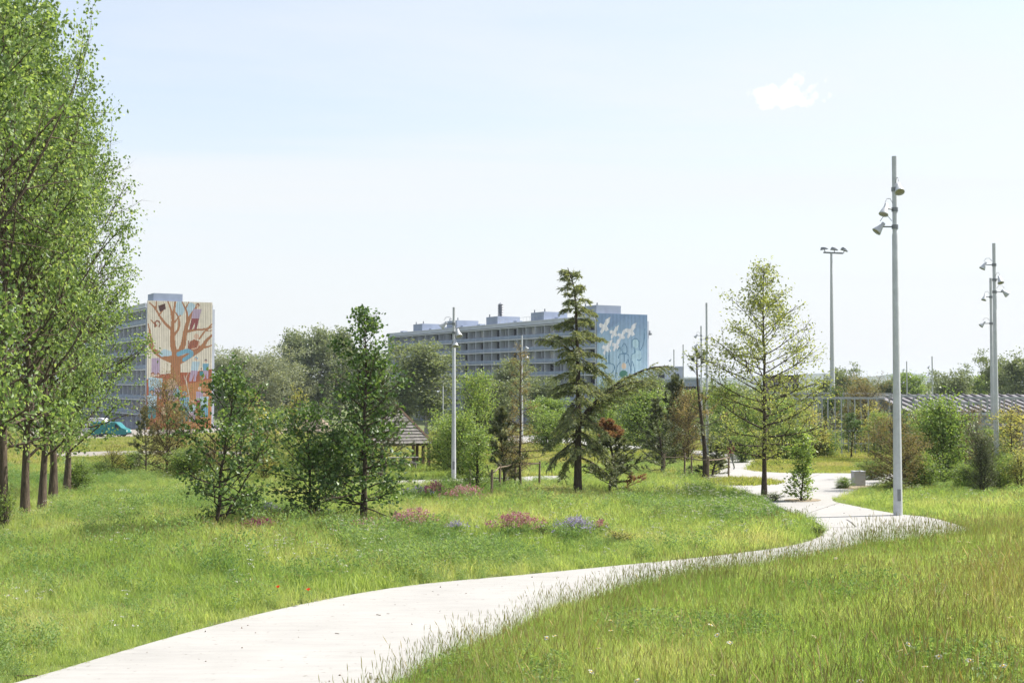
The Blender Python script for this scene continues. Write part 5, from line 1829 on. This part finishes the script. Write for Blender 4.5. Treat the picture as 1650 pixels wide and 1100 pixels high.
# ------------------------------------------------------------------ housing blocks
def housing_block(name, label, corner_px, Y, nbay, img, fl_h=2.72, mural_label=None, open_bays=()):
    """local frame: origin at the corner between balcony front and gable; +x along the gable (away, right), +y along the balcony front (away, left)"""
    p = on_ground(corner_px, Y)
    t = thing(name, label, 'building', tuple(p), R(29.3))
    nf, bw, W = 8, 4.0, 12.4
    Ln, Hh = nbay * bw, nf * fl_h
    box('core_wall', M['facade2'], t, 1.45, W - 0.02, 0.35, Ln - 0.02, -0.5, Hh + 0.1)
    box('gable_wall', M['facade'], t, -0.12, W + 0.55, 0.0, 0.34, -0.5, Hh + 0.15)
    box('end_wall', M['facade'], t, -0.12, W, Ln, Ln + 0.3, -0.5, Hh + 0.15)
    rf = box('roof', M['facade'], t, -0.25, W + 0.3, 0.36, Ln - 0.01, Hh + 0.12, Hh + 1.0)
    box('coping', M['white'], rf, -W / 2 - 0.36, -W / 2 - 0.26, -Ln / 2, Ln / 2, 0.30, 0.47)
    g = gable_panel(t, img, W, 0.0, Hh + 1.45, -0.35)
    tag(g, mural_label)
    box('panel_backing', M['facade2'], t, 0.0, W, -0.22, -0.02, 0.0, Hh + 1.44)
    rg3 = random.Random(corner_px)
    for f in range(nf):
        z = f * fl_h
        box('floor_slab', M['white'], t, -0.10, 1.44, 0.36, Ln - 0.02, z + fl_h - 0.22, z + fl_h + 0.02)
        for b in range(nbay):
            y0 = 0.36 + b * bw
            if f > 0:
                box('balcony_front', M['rail'], t, -0.06, 0.0, y0 + 0.14, y0 + bw - 0.02, z + 0.10, z + 0.80)
            box('partition_wall', M['facade'], t, -0.04, 1.44, y0 - 0.04, y0 + 0.12, z + 0.03, z + fl_h - 0.23)
            if b % 2:
                box('partition_wall', M['facade'], t, 0.35, 1.44, y0 + 2.0, y0 + 2.12, z + 0.03, z + fl_h - 0.23)
            red = (f == nf - 1 and b == nbay - 4) and open_bays
            w = box('window', M['redp'] if red else M['white'], t, 1.36, 1.442, y0 + 0.22, y0 + 1.98, z + 0.10, z + 2.42)
            box('pane', M['redp'] if red else (M['curtain'] if rg3.random() < 0.16 else M['glass']), w, -0.052, -0.043, -0.82, 0.82, -1.10, 1.10)
            w = box('window', M['white'], t, 1.36, 1.442, y0 + 2.22, y0 + 3.90, z + 0.45, z + 2.42)
            box('pane', M['curtain'] if rg3.random() < 0.2 else M['glass'], w, -0.052, -0.043, -0.78, 0.78, -0.93, 0.93)
    return t, Ln, Hh, W


t1, Ln, Hh, W = housing_block('housing_block', 'tall housing block with the brown tree mural on its gable', 236, 234, 22, paint_tree_mural(), 2.86, 'cream gable painted with a great brown tree and people')
box('roof_box', M['facade2'], t1, 1.5, 7.0, 1.2, 6.0, Hh + 1.02, Hh + 3.0)
t2, Ln, Hh, W = housing_block('housing_block', 'long housing block with rows of balconies and a blue bird mural', 961, 250, 26, paint_blue_mural(), 2.72, 'blue gable painted with white birds and pale figures', open_bays=(1,))
for i, s in enumerate((1.2, 22, 43, 64, 84)):
    b = box('roof_box', M['facade2'], t2, 0.8, 6.8, s, s + 5.6, Hh + 1.02, Hh + (3.2 if i == 0 else 2.9))
    for dx in (-2.2, 2.2):
        obj('vent_pipe', mk_mesh('vent_pipe', [tube(np.array([[0, 0, 0.9], [0, 0, 1.6]]), 0.14, 6)], M['galvdark']), b, (-2.4, dx, 0))
for s in np.arange(8, 100, 9.0):
    box('roof_hatch', M['facade2'], t2, 2.0, 3.4, s + 1, s + 2.6, Hh + 1.02, Hh + 1.6)
st = obj('vent_stack', mk_mesh('vent_stack', [lathe([(0.5, 2.9)] + [(0.75 if k % 2 else 0.5, 2.9 + 0.28 * (k // 2) + 0.05 * k) for k in range(18)] + [(0.01, 6.5)], 12)], M['galvdark']), t2, (3.8, 47.0, Hh - 0.1))
rl = obj('roof_railing', mk_mesh('roof_railing', [tube(np.array([[0.2, y, Hh + 1.0], [0.2, y, Hh + 2.0]]), 0.03, 4) for y in np.arange(24, 42, 1.5)] + [tube(np.array([[0.2, 24, Hh + 2.0], [0.2, 42, Hh + 2.0]]), 0.03, 4)], M['galv']), t2)
obj('gable_lamp', mk_mesh('gable_lamp', [lathe([(0.01, 0.5), (0.3, 0.4), (0.55, -0.2), (0.5, -0.5), (0.01, -0.55)], 12)], M['galvdark']), t2, (W + 0.9, 0.3, Hh - 2.2))


def flat_building(name, label, px0, px1, Y, py_top, mat, depth=12, nwin=0, rz=0.0, band=None):
    x0, x1 = (px0 - 825) / FOC * Y, (px1 - 825) / FOC * Y
    zb = float(base_z(Y))
    H = at(px0, py_top, Y)[2] - zb
    w = (x1 - x0) / 2
    t = thing(name, label, 'building', ((x0 + x1) / 2, Y + depth / 2, zb), rz)
    box('wall', mat, t, -w, w, -depth / 2, depth / 2, -0.5, H - 0.35)
    box('roof', band or M['facade'], t, -w - 0.15, w + 0.15, -depth / 2 - 0.15, depth / 2 + 0.15, H - 0.35, H)
    for i in range(nwin):
        xx = -w + (i + 0.5) * 2 * w / nwin
        o = box('window', M['white'], t, xx - 0.75, xx + 0.75, -depth / 2 - 0.06, -depth / 2 - 0.005, H - 3.2, H - 1.5)
        box('pane', M['glass'], o, -0.66, 0.66, -0.04, -0.031, -0.77, 0.77)
    return t, H


flat_building('low_building', 'low pale grey flat-roofed building right of the blue mural', 1054, 1101, 262, 590, M['facade'], 10, 2)
flat_building('low_building', 'long low darker building below the pale grey one', 1030, 1128, 245, 609, M['facade2'], 10, 9)
flat_building('low_building', 'dark brown flat-roofed building behind the oak', 1245, 1287, 225, 604, M['brick'], 9, 3, band=M['darkp'])
flat_building('low_building', 'dark flat-roofed building behind the trees at the right photo edge', 1603, 1625, 300, 597, M['brick'], 9, 2, band=M['darkp'])
flat_building('low_building', 'low building with orange-brown front behind the cedar', 868, 905, 215, 657, M['brick'], 6, 3)

# ------------------------------------------------------------------ ribbed-roof hall with green walls
def ribbed_hall():
    Y0 = 118.0
    zb = float(base_z(Y0)) - 0.1
    A = at(1408, 636, Y0 + 5.2)          # ridge start
    Bq = at(1466, 663, Y0)              # eave start
    L = 24.0
    t = thing('ribbed_hall', 'low hall with ribbed grey roof and green walls behind the pergola', 'building', (Bq[0], Bq[1], zb))
    A, Bq = A - np.array([Bq[0], Bq[1], zb]), Bq - np.array([Bq[0], Bq[1], zb])
    n = 27
    pitch = L / n
    slope = Bq - A
    up = np.array([0, -slope[2], slope[1]])
    up = np.abs(up) / np.linalg.norm(up) * np.array([0, -1, 1])
    d0 = np.array([pitch * 0.74, 0, 0])
    d1 = np.array([pitch * 0.26, 0, 0])

    def strip(w, th):
        V = [A * 0, A * 0 + w, slope + w, slope]
        V = np.array([v - up * 0.08 for v in V] + [v + up * th for v in V])
        return (V, [(0, 1, 2, 3), (7, 6, 5, 4), (0, 4, 5, 1), (1, 5, 6, 2), (2, 6, 7, 3), (3, 7, 4, 0)], 0)
    pmesh, rmesh = mk_mesh('roof_panel', [strip(d0, 0.03)], M['greyp']), mk_mesh('roof_rib', [strip(d1, 0.14)], M['darkp'])
    for i in range(n):
        o = A + np.array([i * pitch, 0, 0])
        obj('roof_panel', pmesh, t, tuple(o))
        obj('roof_rib', rmesh, t, tuple(o + d0))
    box('back_wall', M['facade2'], t, A[0], A[0] + L, A[1] + 0.1, A[1] + 0.4, -0.3, A[2] - 0.2)
    for i in range(9):
        x0 = i * L / 9
        box('wall_panel', (M['green'], M['green'], M['facade2'], M['green'], M['glass'])[i % 5], t, x0 + 0.06, x0 + L / 9 - 0.06, 0.4, 0.55, -0.3, Bq[2] - 0.12)
        box('post', M['white'], t, x0 - 0.05, x0 + 0.05, 0.22, 0.38, -0.3, Bq[2] - 0.1)
    box('eave_beam', M['facade'], t, -0.2, L + 0.2, 0.0, 0.2, Bq[2] - 0.34, Bq[2] - 0.1)
    V = [A, A + np.array([0, 0, -1.9]), Bq, A + slope * 0.5]
    return t


ribbed_hall()


def pergola(label, px0, px1, Y, py_beam, depth, nposts, rails=(), wp=0.045):
    zb = float(base_z(Y))
    x0, x1 = (px0 - 825) / FOC * Y, (px1 - 825) / FOC * Y
    H = at(px0, py_beam, Y)[2] - zb
    t = thing('pergola', label, 'pergola', (x0, Y, zb), 0, 'white pergola frames')
    w = x1 - x0
    for j, yy in enumerate((0, depth)):
        box('beam', M['frame'], t, -0.2, w + 0.2, yy - 0.05, yy + 0.05, H - 0.13, H)
        for i in range(nposts):
            xx = (i + 0.5 * (j % 2)) * w / nposts
            box('post', M['frame'], t, xx - wp, xx + wp, yy - 0.045, yy + 0.045, -0.4, H - 0.135)
    for i in range(nposts + 1):
        xx = i * w / nposts + 0.3
        box('cross_beam', M['frame'], t, xx - 0.03, xx + 0.03, 0.085, depth - 0.085, H - 0.16, H - 0.02)
    for z in rails:
        box('rail', M['frame'], t, 0, w, -0.135, -0.085, H * z - 0.05, H * z + 0.05)
    return t


pergola('long white pergola frame left of the big lamp mast, behind the lawn trees', 1268, 1430, 112, 633, 7, 9, (0.55,))
pergola('lower white pergola frame in front of the long one', 1290, 1420, 100, 640, 4, 6, (0.2, 0.42))
pergola('white pergola frame right behind the big lamp mast', 1432, 1532, 104, 637, 5, 5)
pergola('white pergola frame between the big mast and the twin masts', 1500, 1600, 97, 648, 5, 5)
pergola('white pergola frame at the right photo edge', 1590, 1690, 92, 640, 5, 5, (0.2, 0.45))
pergola('low white railing frame at the right photo edge', 1606, 1690, 84, 684, 2.5, 4, (0.6,))

# ------------------------------------------------------------------ timber shelter
def shelter():
    Y = 76.0
    p = on_ground(634, Y)
    He = at(655, 713, Y)[2] - p[2]
    Ht = at(634, 650, Y)[2] - p[2]
    t = thing('timber_shelter', 'open timber shelter with pyramid roof of weathered shingle boards', 'shelter', tuple(p), R(20))
    a = 1.95
    apex = np.array([0, 0, Ht])
    cor = [np.array([sx * a, sy * a, He]) for sx, sy in ((-1, -1), (1, -1), (1, 1), (-1, 1))]
    n = 13
    for f in range(4):
        c0, c1 = cor[f], cor[(f + 1) % 4]
        nr = unit(np.cross(c1 - c0, apex - c0))
        for i in range(n):
            u0, u1 = i / n, min(1, (i + 1.12) / n)
            q = [c0 + (apex - c0) * u0, c1 + (apex - c1) * u0, c1 + (apex - c1) * u1, c0 + (apex - c0) * u1]
            th = np.array([0.075, 0.075, 0.02, 0.02]) + random.uniform(-0.008, 0.012)
            V = np.array([q[k] for k in range(4)] + [q[k] + nr * th[k] for k in range(4)])
            obj('shingle', mk_mesh('shingle', [(V, [(3, 2, 1, 0), (4, 5, 6, 7), (0, 1, 5, 4), (1, 2, 6, 5), (2, 3, 7, 6), (3, 0, 4, 7)], 0)], M['wood']), t)
        obj('hip_board', mk_mesh('hip_board', [tube(np.array([c0 + np.array([0, 0, 0.05]), apex + np.array([0, 0, 0.06])]), 0.085, 4)], M['post']), t)
        box('post', M['post'], t, c0[0] * 0.9 - 0.08, c0[0] * 0.9 + 0.08, c0[1] * 0.9 - 0.08, c0[1] * 0.9 + 0.08, -0.3, He + 0.1)
    for sx in (-0.35, 0.35):
        box('post', M['post'], t, 1.62, 1.78, sx * a - 0.08, sx * a + 0.08, -0.3, He + 0.1)
    for s in (-1, 1):
        box('eave_beam', M['post'], t, -1.7, 1.7, s * 1.755 - 0.06, s * 1.755 + 0.06, He - 0.12, He + 0.02)
    q = on_ground(652, Y - 2.6)
    k = thing('picnic_table', 'grey picnic table in front of the timber shelter', 'table', tuple(q), R(12))
    for i in range(4):
        box('plank', M['wood'], k, -0.85, 0.85, -0.36 + i * 0.185, -0.19 + i * 0.185, 0.70, 0.745)
    for s in (-1, 1):
        box('bench_plank', M['wood'], k, -0.85, 0.85, s * 0.72 - 0.13, s * 0.72 + 0.13, 0.42, 0.46)
        for e in (-0.62, 0.62):
            obj('leg', mk_mesh('leg', [tube(np.array([[e, s * 0.62, -0.05], [e, s * 0.16, 0.70]]), 0.045, 4)], M['wood']), k)
    for e in (-0.55, 0.55):
        box('cross_bar', M['wood'], k, e - 0.03, e + 0.03, -0.8, 0.8, 0.36, 0.415)


shelter()

# ------------------------------------------------------------------ concrete bin
p = ground(1383, 785)
bh, bwid = 24 * p[1] / FOC, 18 * p[1] / FOC
t = thing('litter_bin', 'square pale concrete litter bin at the edge of the plaza', 'bin', (p[0], p[1], float(base_z(p[1])) + 0.03), R(4))
box('body', M['conc'], t, -bwid / 2, bwid / 2, -bwid / 2, bwid / 2, 0, bh * 0.93, 0.02)
ld = box('lid', M['galv'], t, -bwid / 2 - 0.015, bwid / 2 + 0.015, -bwid / 2 - 0.015, bwid / 2 + 0.015, bh * 0.935, bh, 0.015)
obj('opening', mk_mesh('opening', [disc((0, 0, bh * 0.036), (0, 0, 1), bwid * 0.3, 16)], M['darkp']), ld)

# ------------------------------------------------------------------ tree stakes with rails
def stake_fence(label, posts, rails, h):
    P = [ground(*q) for q in posts]
    t = thing('stake_fence', label, 'fence', tuple(P[0]), 0, 'tree stake fences')
    o = P[0]
    for q in P:
        d = q - o
        hh = h * random.uniform(0.93, 1.05)
        obj('stake', mk_mesh('stake', [tube(np.array([d + [0, 0, -0.2], d + [0.01, 0, hh * 0.5], d + [0.02, 0.01, hh]]), np.array([0.055, 0.05, 0.048]), 8), disc(d + [0.02, 0.01, hh], (0, 0, 1), 0.048, 8)], M['stake'], True), t)
    for i, j in rails:
        a, b = P[i] - o, P[j] - o
        for z in (h * 0.86,):
            obj('rail', mk_mesh('rail', [tube(np.array([a + [0, -0.06, z], (a + b) / 2 + [0, -0.06, z - 0.03], b + [0, -0.06, z + 0.02]]), 0.03, 6)], M['stake'], True), t)


stake_fence('brown stake fence round the dark young pine near the cedar', [(792, 806), (869, 784), (830, 784), (805, 792), (815, 778), (757, 788)], [(0, 3), (3, 2), (2, 1), (4, 1)], 1.25)
stake_fence('brown stake fence round the pines beside the plaza', [(1103, 768), (1114, 772), (1174, 770), (1141, 776), (1070, 768)], [(4, 0), (0, 1), (3, 2), (1, 3)], 1.25)

# ------------------------------------------------------------------ vans
def wheel(parent, x, y, r):
    w = obj('wheel', mk_mesh('tyre', [xform(lathe([(r * 0.62, -0.11), (r * 0.95, -0.11), (r, -0.07), (r, 0.07), (r * 0.95, 0.11), (r * 0.62, 0.11)], 18), Matrix.Rotation(R(90), 4, 'X'))], M['tyre']), parent, (x, y, r))
    obj('rim', mk_mesh('rim', [xform(lathe([(0.001, -0.09), (r * 0.2, -0.095), (r * 0.62, -0.07), (r * 0.62, 0.07), (0.001, 0.09)], 18), Matrix.Rotation(R(90), 4, 'X'))], M['chrome']), w)


def van(label, pos, rz, paint, prof, L, Wv, glass):
    t = thing('parked_van', label, 'van', tuple(pos), rz)
    n = len(prof)
    V, F = [], []
    for y in (-Wv / 2, Wv / 2):
        V += [(x, y, z) for x, z in prof]
    F = [(i, (i + 1) % n, n + (i + 1) % n, n + i) for i in range(n)]
    me = bpy.data.meshes.new('van_body')
    me.from_pydata(V, [], F + [tuple(range(n))[::-1], tuple(range(n, 2 * n))])
    me.materials.append(paint)
    bm = bmesh.new()
    bm.from_mesh(me)
    bmesh.ops.recalc_face_normals(bm, faces=bm.faces[:])
    bmesh.ops.bevel(bm, geom=bm.edges[:], offset=0.045, segments=2, affect='EDGES', clamp_overlap=True)
    for f in bm.faces:
        f.smooth = False
    bm.to_mesh(me)
    bm.free()
    obj('body', me, t)
    for s in (-1, 1):
        for poly in glass:
            V = [(x, s * (Wv / 2 + 0.012), z) for x, z in poly] + [(x, s * (Wv / 2 - 0.02), z) for x, z in poly]
            k = len(poly)
            F = [tuple(range(k)), tuple(range(k, 2 * k))[::-1]] + [(i, (i + 1) % k, k + (i + 1) % k, k + i) for i in range(k)]
            me = bpy.data.meshes.new('side_window')
            me.from_pydata(V, [], F)
            me.materials.append(M['glass'])
            obj('side_window', me, t)
        for x in (L * 0.17, L * 0.80):
            wheel(t, x, s * (Wv / 2 - 0.12), 0.34)
        box('wing_mirror', M['plast'], t, L * 0.76, L * 0.80, s * (Wv / 2 + 0.14) - 0.08, s * (Wv / 2 + 0.14) + 0.08, 1.12, 1.36)
        box('headlight', M['lampc'], t, L - 0.16, L - 0.01, s * (Wv / 2 - 0.22) - 0.14, s * (Wv / 2 - 0.22) + 0.14, 0.72, 0.92)
    box('bumper', M['plast'], t, L - 0.12, L + 0.07, -Wv / 2 + 0.05, Wv / 2 - 0.05, 0.32, 0.58, 0.03)
    box('sill_trim', M['plast'], t, L * 0.26, L * 0.70, -Wv / 2 - 0.015, -Wv / 2 + 0.02, 0.34, 0.48)
    box('door_gap', M['plast'], t, L * 0.60, L * 0.606, -Wv / 2 - 0.008, -Wv / 2 + 0.02, 0.5, 1.75)
    return t


pv = ground0(150, 704)
YV = pv[1]
zv = float(base_z(YV)) + 0.05
van('teal delivery van parked on the gravel road below the mural tower', ((150 - 825) / FOC * YV, YV, zv), R(-3), M['teal'],
    [(0.0, 0.35), (0.02, 1.0), (0.08, 1.9), (0.25, 2.0), (3.35, 2.0), (3.65, 1.9), (4.35, 1.22), (4.95, 1.02), (5.05, 0.75), (5.05, 0.38), (4.6, 0.3), (0.3, 0.3)], 5.05, 1.9,
    [[(3.45, 1.22), (4.12, 1.22), (3.66, 1.72), (3.45, 1.76)]])
van('white van mostly hidden behind the teal van', ((138 - 825) / FOC * (YV + 6), YV + 6, float(base_z(YV + 6)) + 0.05), R(-3), M['white'],
    [(0.0, 0.35), (0.02, 1.0), (0.05, 2.35), (0.2, 2.5), (2.7, 2.5), (2.9, 2.4), (3.6, 1.7), (4.3, 1.1), (4.9, 0.9), (4.95, 0.4), (4.6, 0.3), (0.3, 0.3)], 4.95, 1.95,
    [[(2.9, 1.25), (3.7, 1.25), (3.3, 1.8), (2.9, 1.9)]])

# dirt mounds and barriers
def mound(label, px, Y, wpx, top, seed, mat):
    r2 = np.random.default_rng(seed)
    p = on_ground(px, Y)
    w = wpx * Y / FOC / 2
    h = at(px, top, Y)[2] - p[2]
    n, m = 14, 36
    V, F = [], []
    ph = r2.uniform(0, 6, 5)
    for i in range(n + 1):
        rr = i / n
        for j in range(m):
            a = j / m * 6.2832
            k = 1 + 0.18 * math.sin(3 * a + ph[0]) + 0.1 * math.sin(5 * a + ph[1])
            V.append((w * rr * k * math.cos(a), w * 0.5 * rr * k * math.sin(a), h * (math.cos(rr * math.pi) * 0.5 + 0.5) * (1 + 0.16 * math.sin(7 * a * rr + ph[2]) + r2.normal(0, 0.03)) - 0.1))
    for i in range(n):
        for j in range(m):
            F.append((i * m + j, i * m + (j + 1) % m, (i + 1) * m + (j + 1) % m, (i + 1) * m + j))
    tag(obj('dirt_mound', mk_mesh('dirt_mound', [(V, F, 0)], mat), None, tuple(p)), label, 'mound')


M['dirt'] = plain('pale_dirt', (0.34, 0.27, 0.21), 0.95, 0, 0.3, 0.6, 0.6)
mound('big pale dirt mound in front of the willows', 500, 200, 120, 668, 1, M['dirt'])
mound('lower dirt mound left of the big one', 430, 192, 90, 682, 2, M['dirt'])
for lab, px, Y in (('red and white road barrier left of the dirt mounds', 384, 178), ('red and white road barrier right beside the first barrier', 398, 178)):
    p = on_ground(px, Y)
    t = thing('road_barrier', lab, 'barrier', tuple(p), 0, 'road barriers')
    for x in (-0.7, 0.7):
        box('post', M['red'], t, x - 0.09, x + 0.09, -0.09, 0.09, -0.05, 1.5)
        box('foot', M['plast'], t, x - 0.2, x + 0.2, -0.4, 0.4, -0.05, 0.12)
    for i in range(4):
        box('board', M['white'] if i % 2 else M['red'], t, -0.6 + i * 0.3, -0.3 + i * 0.3, -0.03, 0.03, 0.75, 1.1)

# ------------------------------------------------------------------ person walking away
def person():
    p = ground0(1178, 757)
    Hp = 1.72
    z0 = float(base_z(p[1])) + 0.03
    t = thing('person', 'person with long dark hair and dark red top walking on the path', 'person', (p[0], p[1], z0), R(12))
    J = {'pel': (0, 0, .93, .125), 'wst': (0, 0.01, 1.08, .105), 'chs': (0, 0.02, 1.28, .125), 'nck': (0, 0.03, 1.45, .055), 'hed': (0, 0.05, 1.56, .085), 'top': (0, 0.04, 1.66, .07),
         'lhp': (-.09, 0, .88, .095), 'lkn': (-.10, .14, .50, .062), 'lan': (-.10, .10, .10, .042), 'lto': (-.10, .27, .04, .035),
         'rhp': (.09, 0, .88, .095), 'rkn': (.10, -.02, .50, .062), 'ran': (.10, -.26, .16, .042), 'rto': (.10, -.17, .03, .035),
         'lsh': (-.17, .02, 1.38, .06), 'lel': (-.23, -.06, 1.12, .043), 'lwr': (-.22, .06, .90, .03), 'lhd': (-.215, .09, .83, .034),
         'rsh': (.17, .02, 1.38, .06), 'rel': (.23, .06, 1.12, .043), 'rwr': (.20, .24, .98, .03), 'rhd': (.19, .29, .93, .034)}
    E = [('pel', 'wst'), ('wst', 'chs'), ('chs', 'nck'), ('nck', 'hed'), ('hed', 'top'), ('pel', 'lhp'), ('lhp', 'lkn'), ('lkn', 'lan'), ('lan', 'lto'), ('pel', 'rhp'), ('rhp', 'rkn'), ('rkn', 'ran'), ('ran', 'rto'),
         ('chs', 'lsh'), ('lsh', 'lel'), ('lel', 'lwr'), ('lwr', 'lhd'), ('chs', 'rsh'), ('rsh', 'rel'), ('rel', 'rwr'), ('rwr', 'rhd')]
    ks = list(J)
    me = bpy.data.meshes.new('person_skeleton')
    me.from_pydata([J[k][:3] for k in ks], [(ks.index(a), ks.index(b)) for a, b in E], [])
    tmp = bpy.data.objects.new('person_build', me)
    col.objects.link(tmp)
    tmp.modifiers.new('skin', 'SKIN')
    if not me.skin_vertices:
        pass
    for i, k in enumerate(ks):
        me.skin_vertices[0].data[i].radius = (J[k][3], J[k][3] * (0.8 if k in ('pel', 'wst', 'chs') else 1))
        me.skin_vertices[0].data[i].use_root = k == 'pel'
    tmp.modifiers.new('sub', 'SUBSURF').levels = 2
    bpy.context.view_layer.update()
    ev = tmp.evaluated_get(bpy.context.evaluated_depsgraph_get())
    bme = bpy.data.meshes.new_from_object(ev)
    bpy.data.objects.remove(tmp)
    bme.name = 'body'
    bme.materials.clear()
    for m in (plain('skin_tone', (0.42, 0.27, 0.20), 0.6), plain('dark_red_top', (0.16, 0.035, 0.045), 0.85), plain('olive_trousers', (0.12, 0.125, 0.095), 0.85), plain('dark_shoes', (0.03, 0.03, 0.035), 0.6)):
        bme.materials.append(m)
    for q in bme.polygons:
        c = q.center
        r = abs(c.x)
        q.use_smooth = True
        q.material_index = 0 if c.z > 1.44 or (r > 0.16 and c.z < 1.0 and c.z > 0.7) else (1 if c.z > 0.95 or r > 0.185 else (2 if c.z > 0.11 else 3))
    o = obj('body', bme, t)
    for s, (hx, hy, hz) in ((-1, (-.215, .095, .80)), (1, (.19, .31, .905))):
        for i in range(5):
            x = hx + (i - 2) * 0.0 + s * 0.0
            off = np.array([s * (-0.03 if i == 0 else 0.0), 0.024 * (i - 2.2) * 0.8, 0])
            L = (0.05, 0.075, 0.085, 0.08, 0.06)[i]
            a = np.array([hx, hy, hz]) + off + [0, 0, 0.02]
            obj('finger', mk_mesh('finger', [tube(np.array([a, a + [s * -0.004, 0.004, -L * 0.5], a + [s * -0.015, 0.012, -L]]), np.array([0.0095, 0.009, 0.006]), 6)], bme.materials[0], True), o)
    # long hair down the back
    V, F, _ = lathe([(0.02, 0.16), (0.075, 0.135), (0.10, 0.06), (0.105, -0.03), (0.10, -0.14), (0.085, -0.26), (0.05, -0.34), (0.01, -0.36)], 12)
    V = np.array(V)
    V[:, 1] = V[:, 1] * 0.75 - 0.01 - 0.05 * np.clip(-V[:, 2], 0, 1)
    fr = (V[:, 1] > 0.03) & (V[:, 2] < 0.08)
    V[fr, 1] = 0.03
    obj('hair', mk_mesh('hair', [(V, F, 0)], plain('dark_hair', (0.025, 0.017, 0.013), 0.5), True), t, (0, 0.03, 1.57))
    # face on the far side
    obj('nose', mk_mesh('nose', [lathe([(0.001, 0.03), (0.008, 0.01), (0.013, -0.012), (0.001, -0.02)], 8)], bme.materials[0], True), o, (0, 0.137, 1.565))
    for s in (-1, 1):
        obj('eye', mk_mesh('eye', [lathe([(0.001, 0.009), (0.009, 0.004), (0.009, -0.004), (0.001, -0.009)], 8)], M['plast'], True), o, (s * 0.032, 0.125, 1.59))
        obj('ear', mk_mesh('ear', [lathe([(0.001, 0.03), (0.012, 0.012), (0.010, -0.015), (0.001, -0.028)], 8)], bme.materials[0], True), o, (s * 0.088, 0.045, 1.575))
    obj('mouth', mk_mesh('mouth', [tube(np.array([[-0.022, 0, 0], [0, 0.006, -0.002], [0.022, 0, 0]]), np.array([0.003, 0.006, 0.003]), 6)], M['redp'], True), o, (0, 0.126, 1.525))


person()

# ------------------------------------------------------------------ air
HAZE = 0.00012
hz_m = bpy.data.materials.new('haze_air')
hz_m.use_nodes = True
hn = hz_m.node_tree
hn.nodes.remove(hn.nodes['Principled BSDF'])
pvn = hn.nodes.new('ShaderNodeVolumePrincipled')
pvn.inputs['Color'].default_value = (0.80, 0.88, 1.0, 1)
pvn.inputs['Density'].default_value = HAZE
pvn.inputs['Anisotropy'].default_value = 0.2
hn.links.new(pvn.outputs[0], hn.nodes['Material Output'].inputs['Volume'])
tag(obj('haze', mk_mesh('haze', [box_chunk(-4300, 4300, -700, 9200, -9, 46)], hz_m)), 'thin summer haze over the whole park', 'haze', kind='stuff')
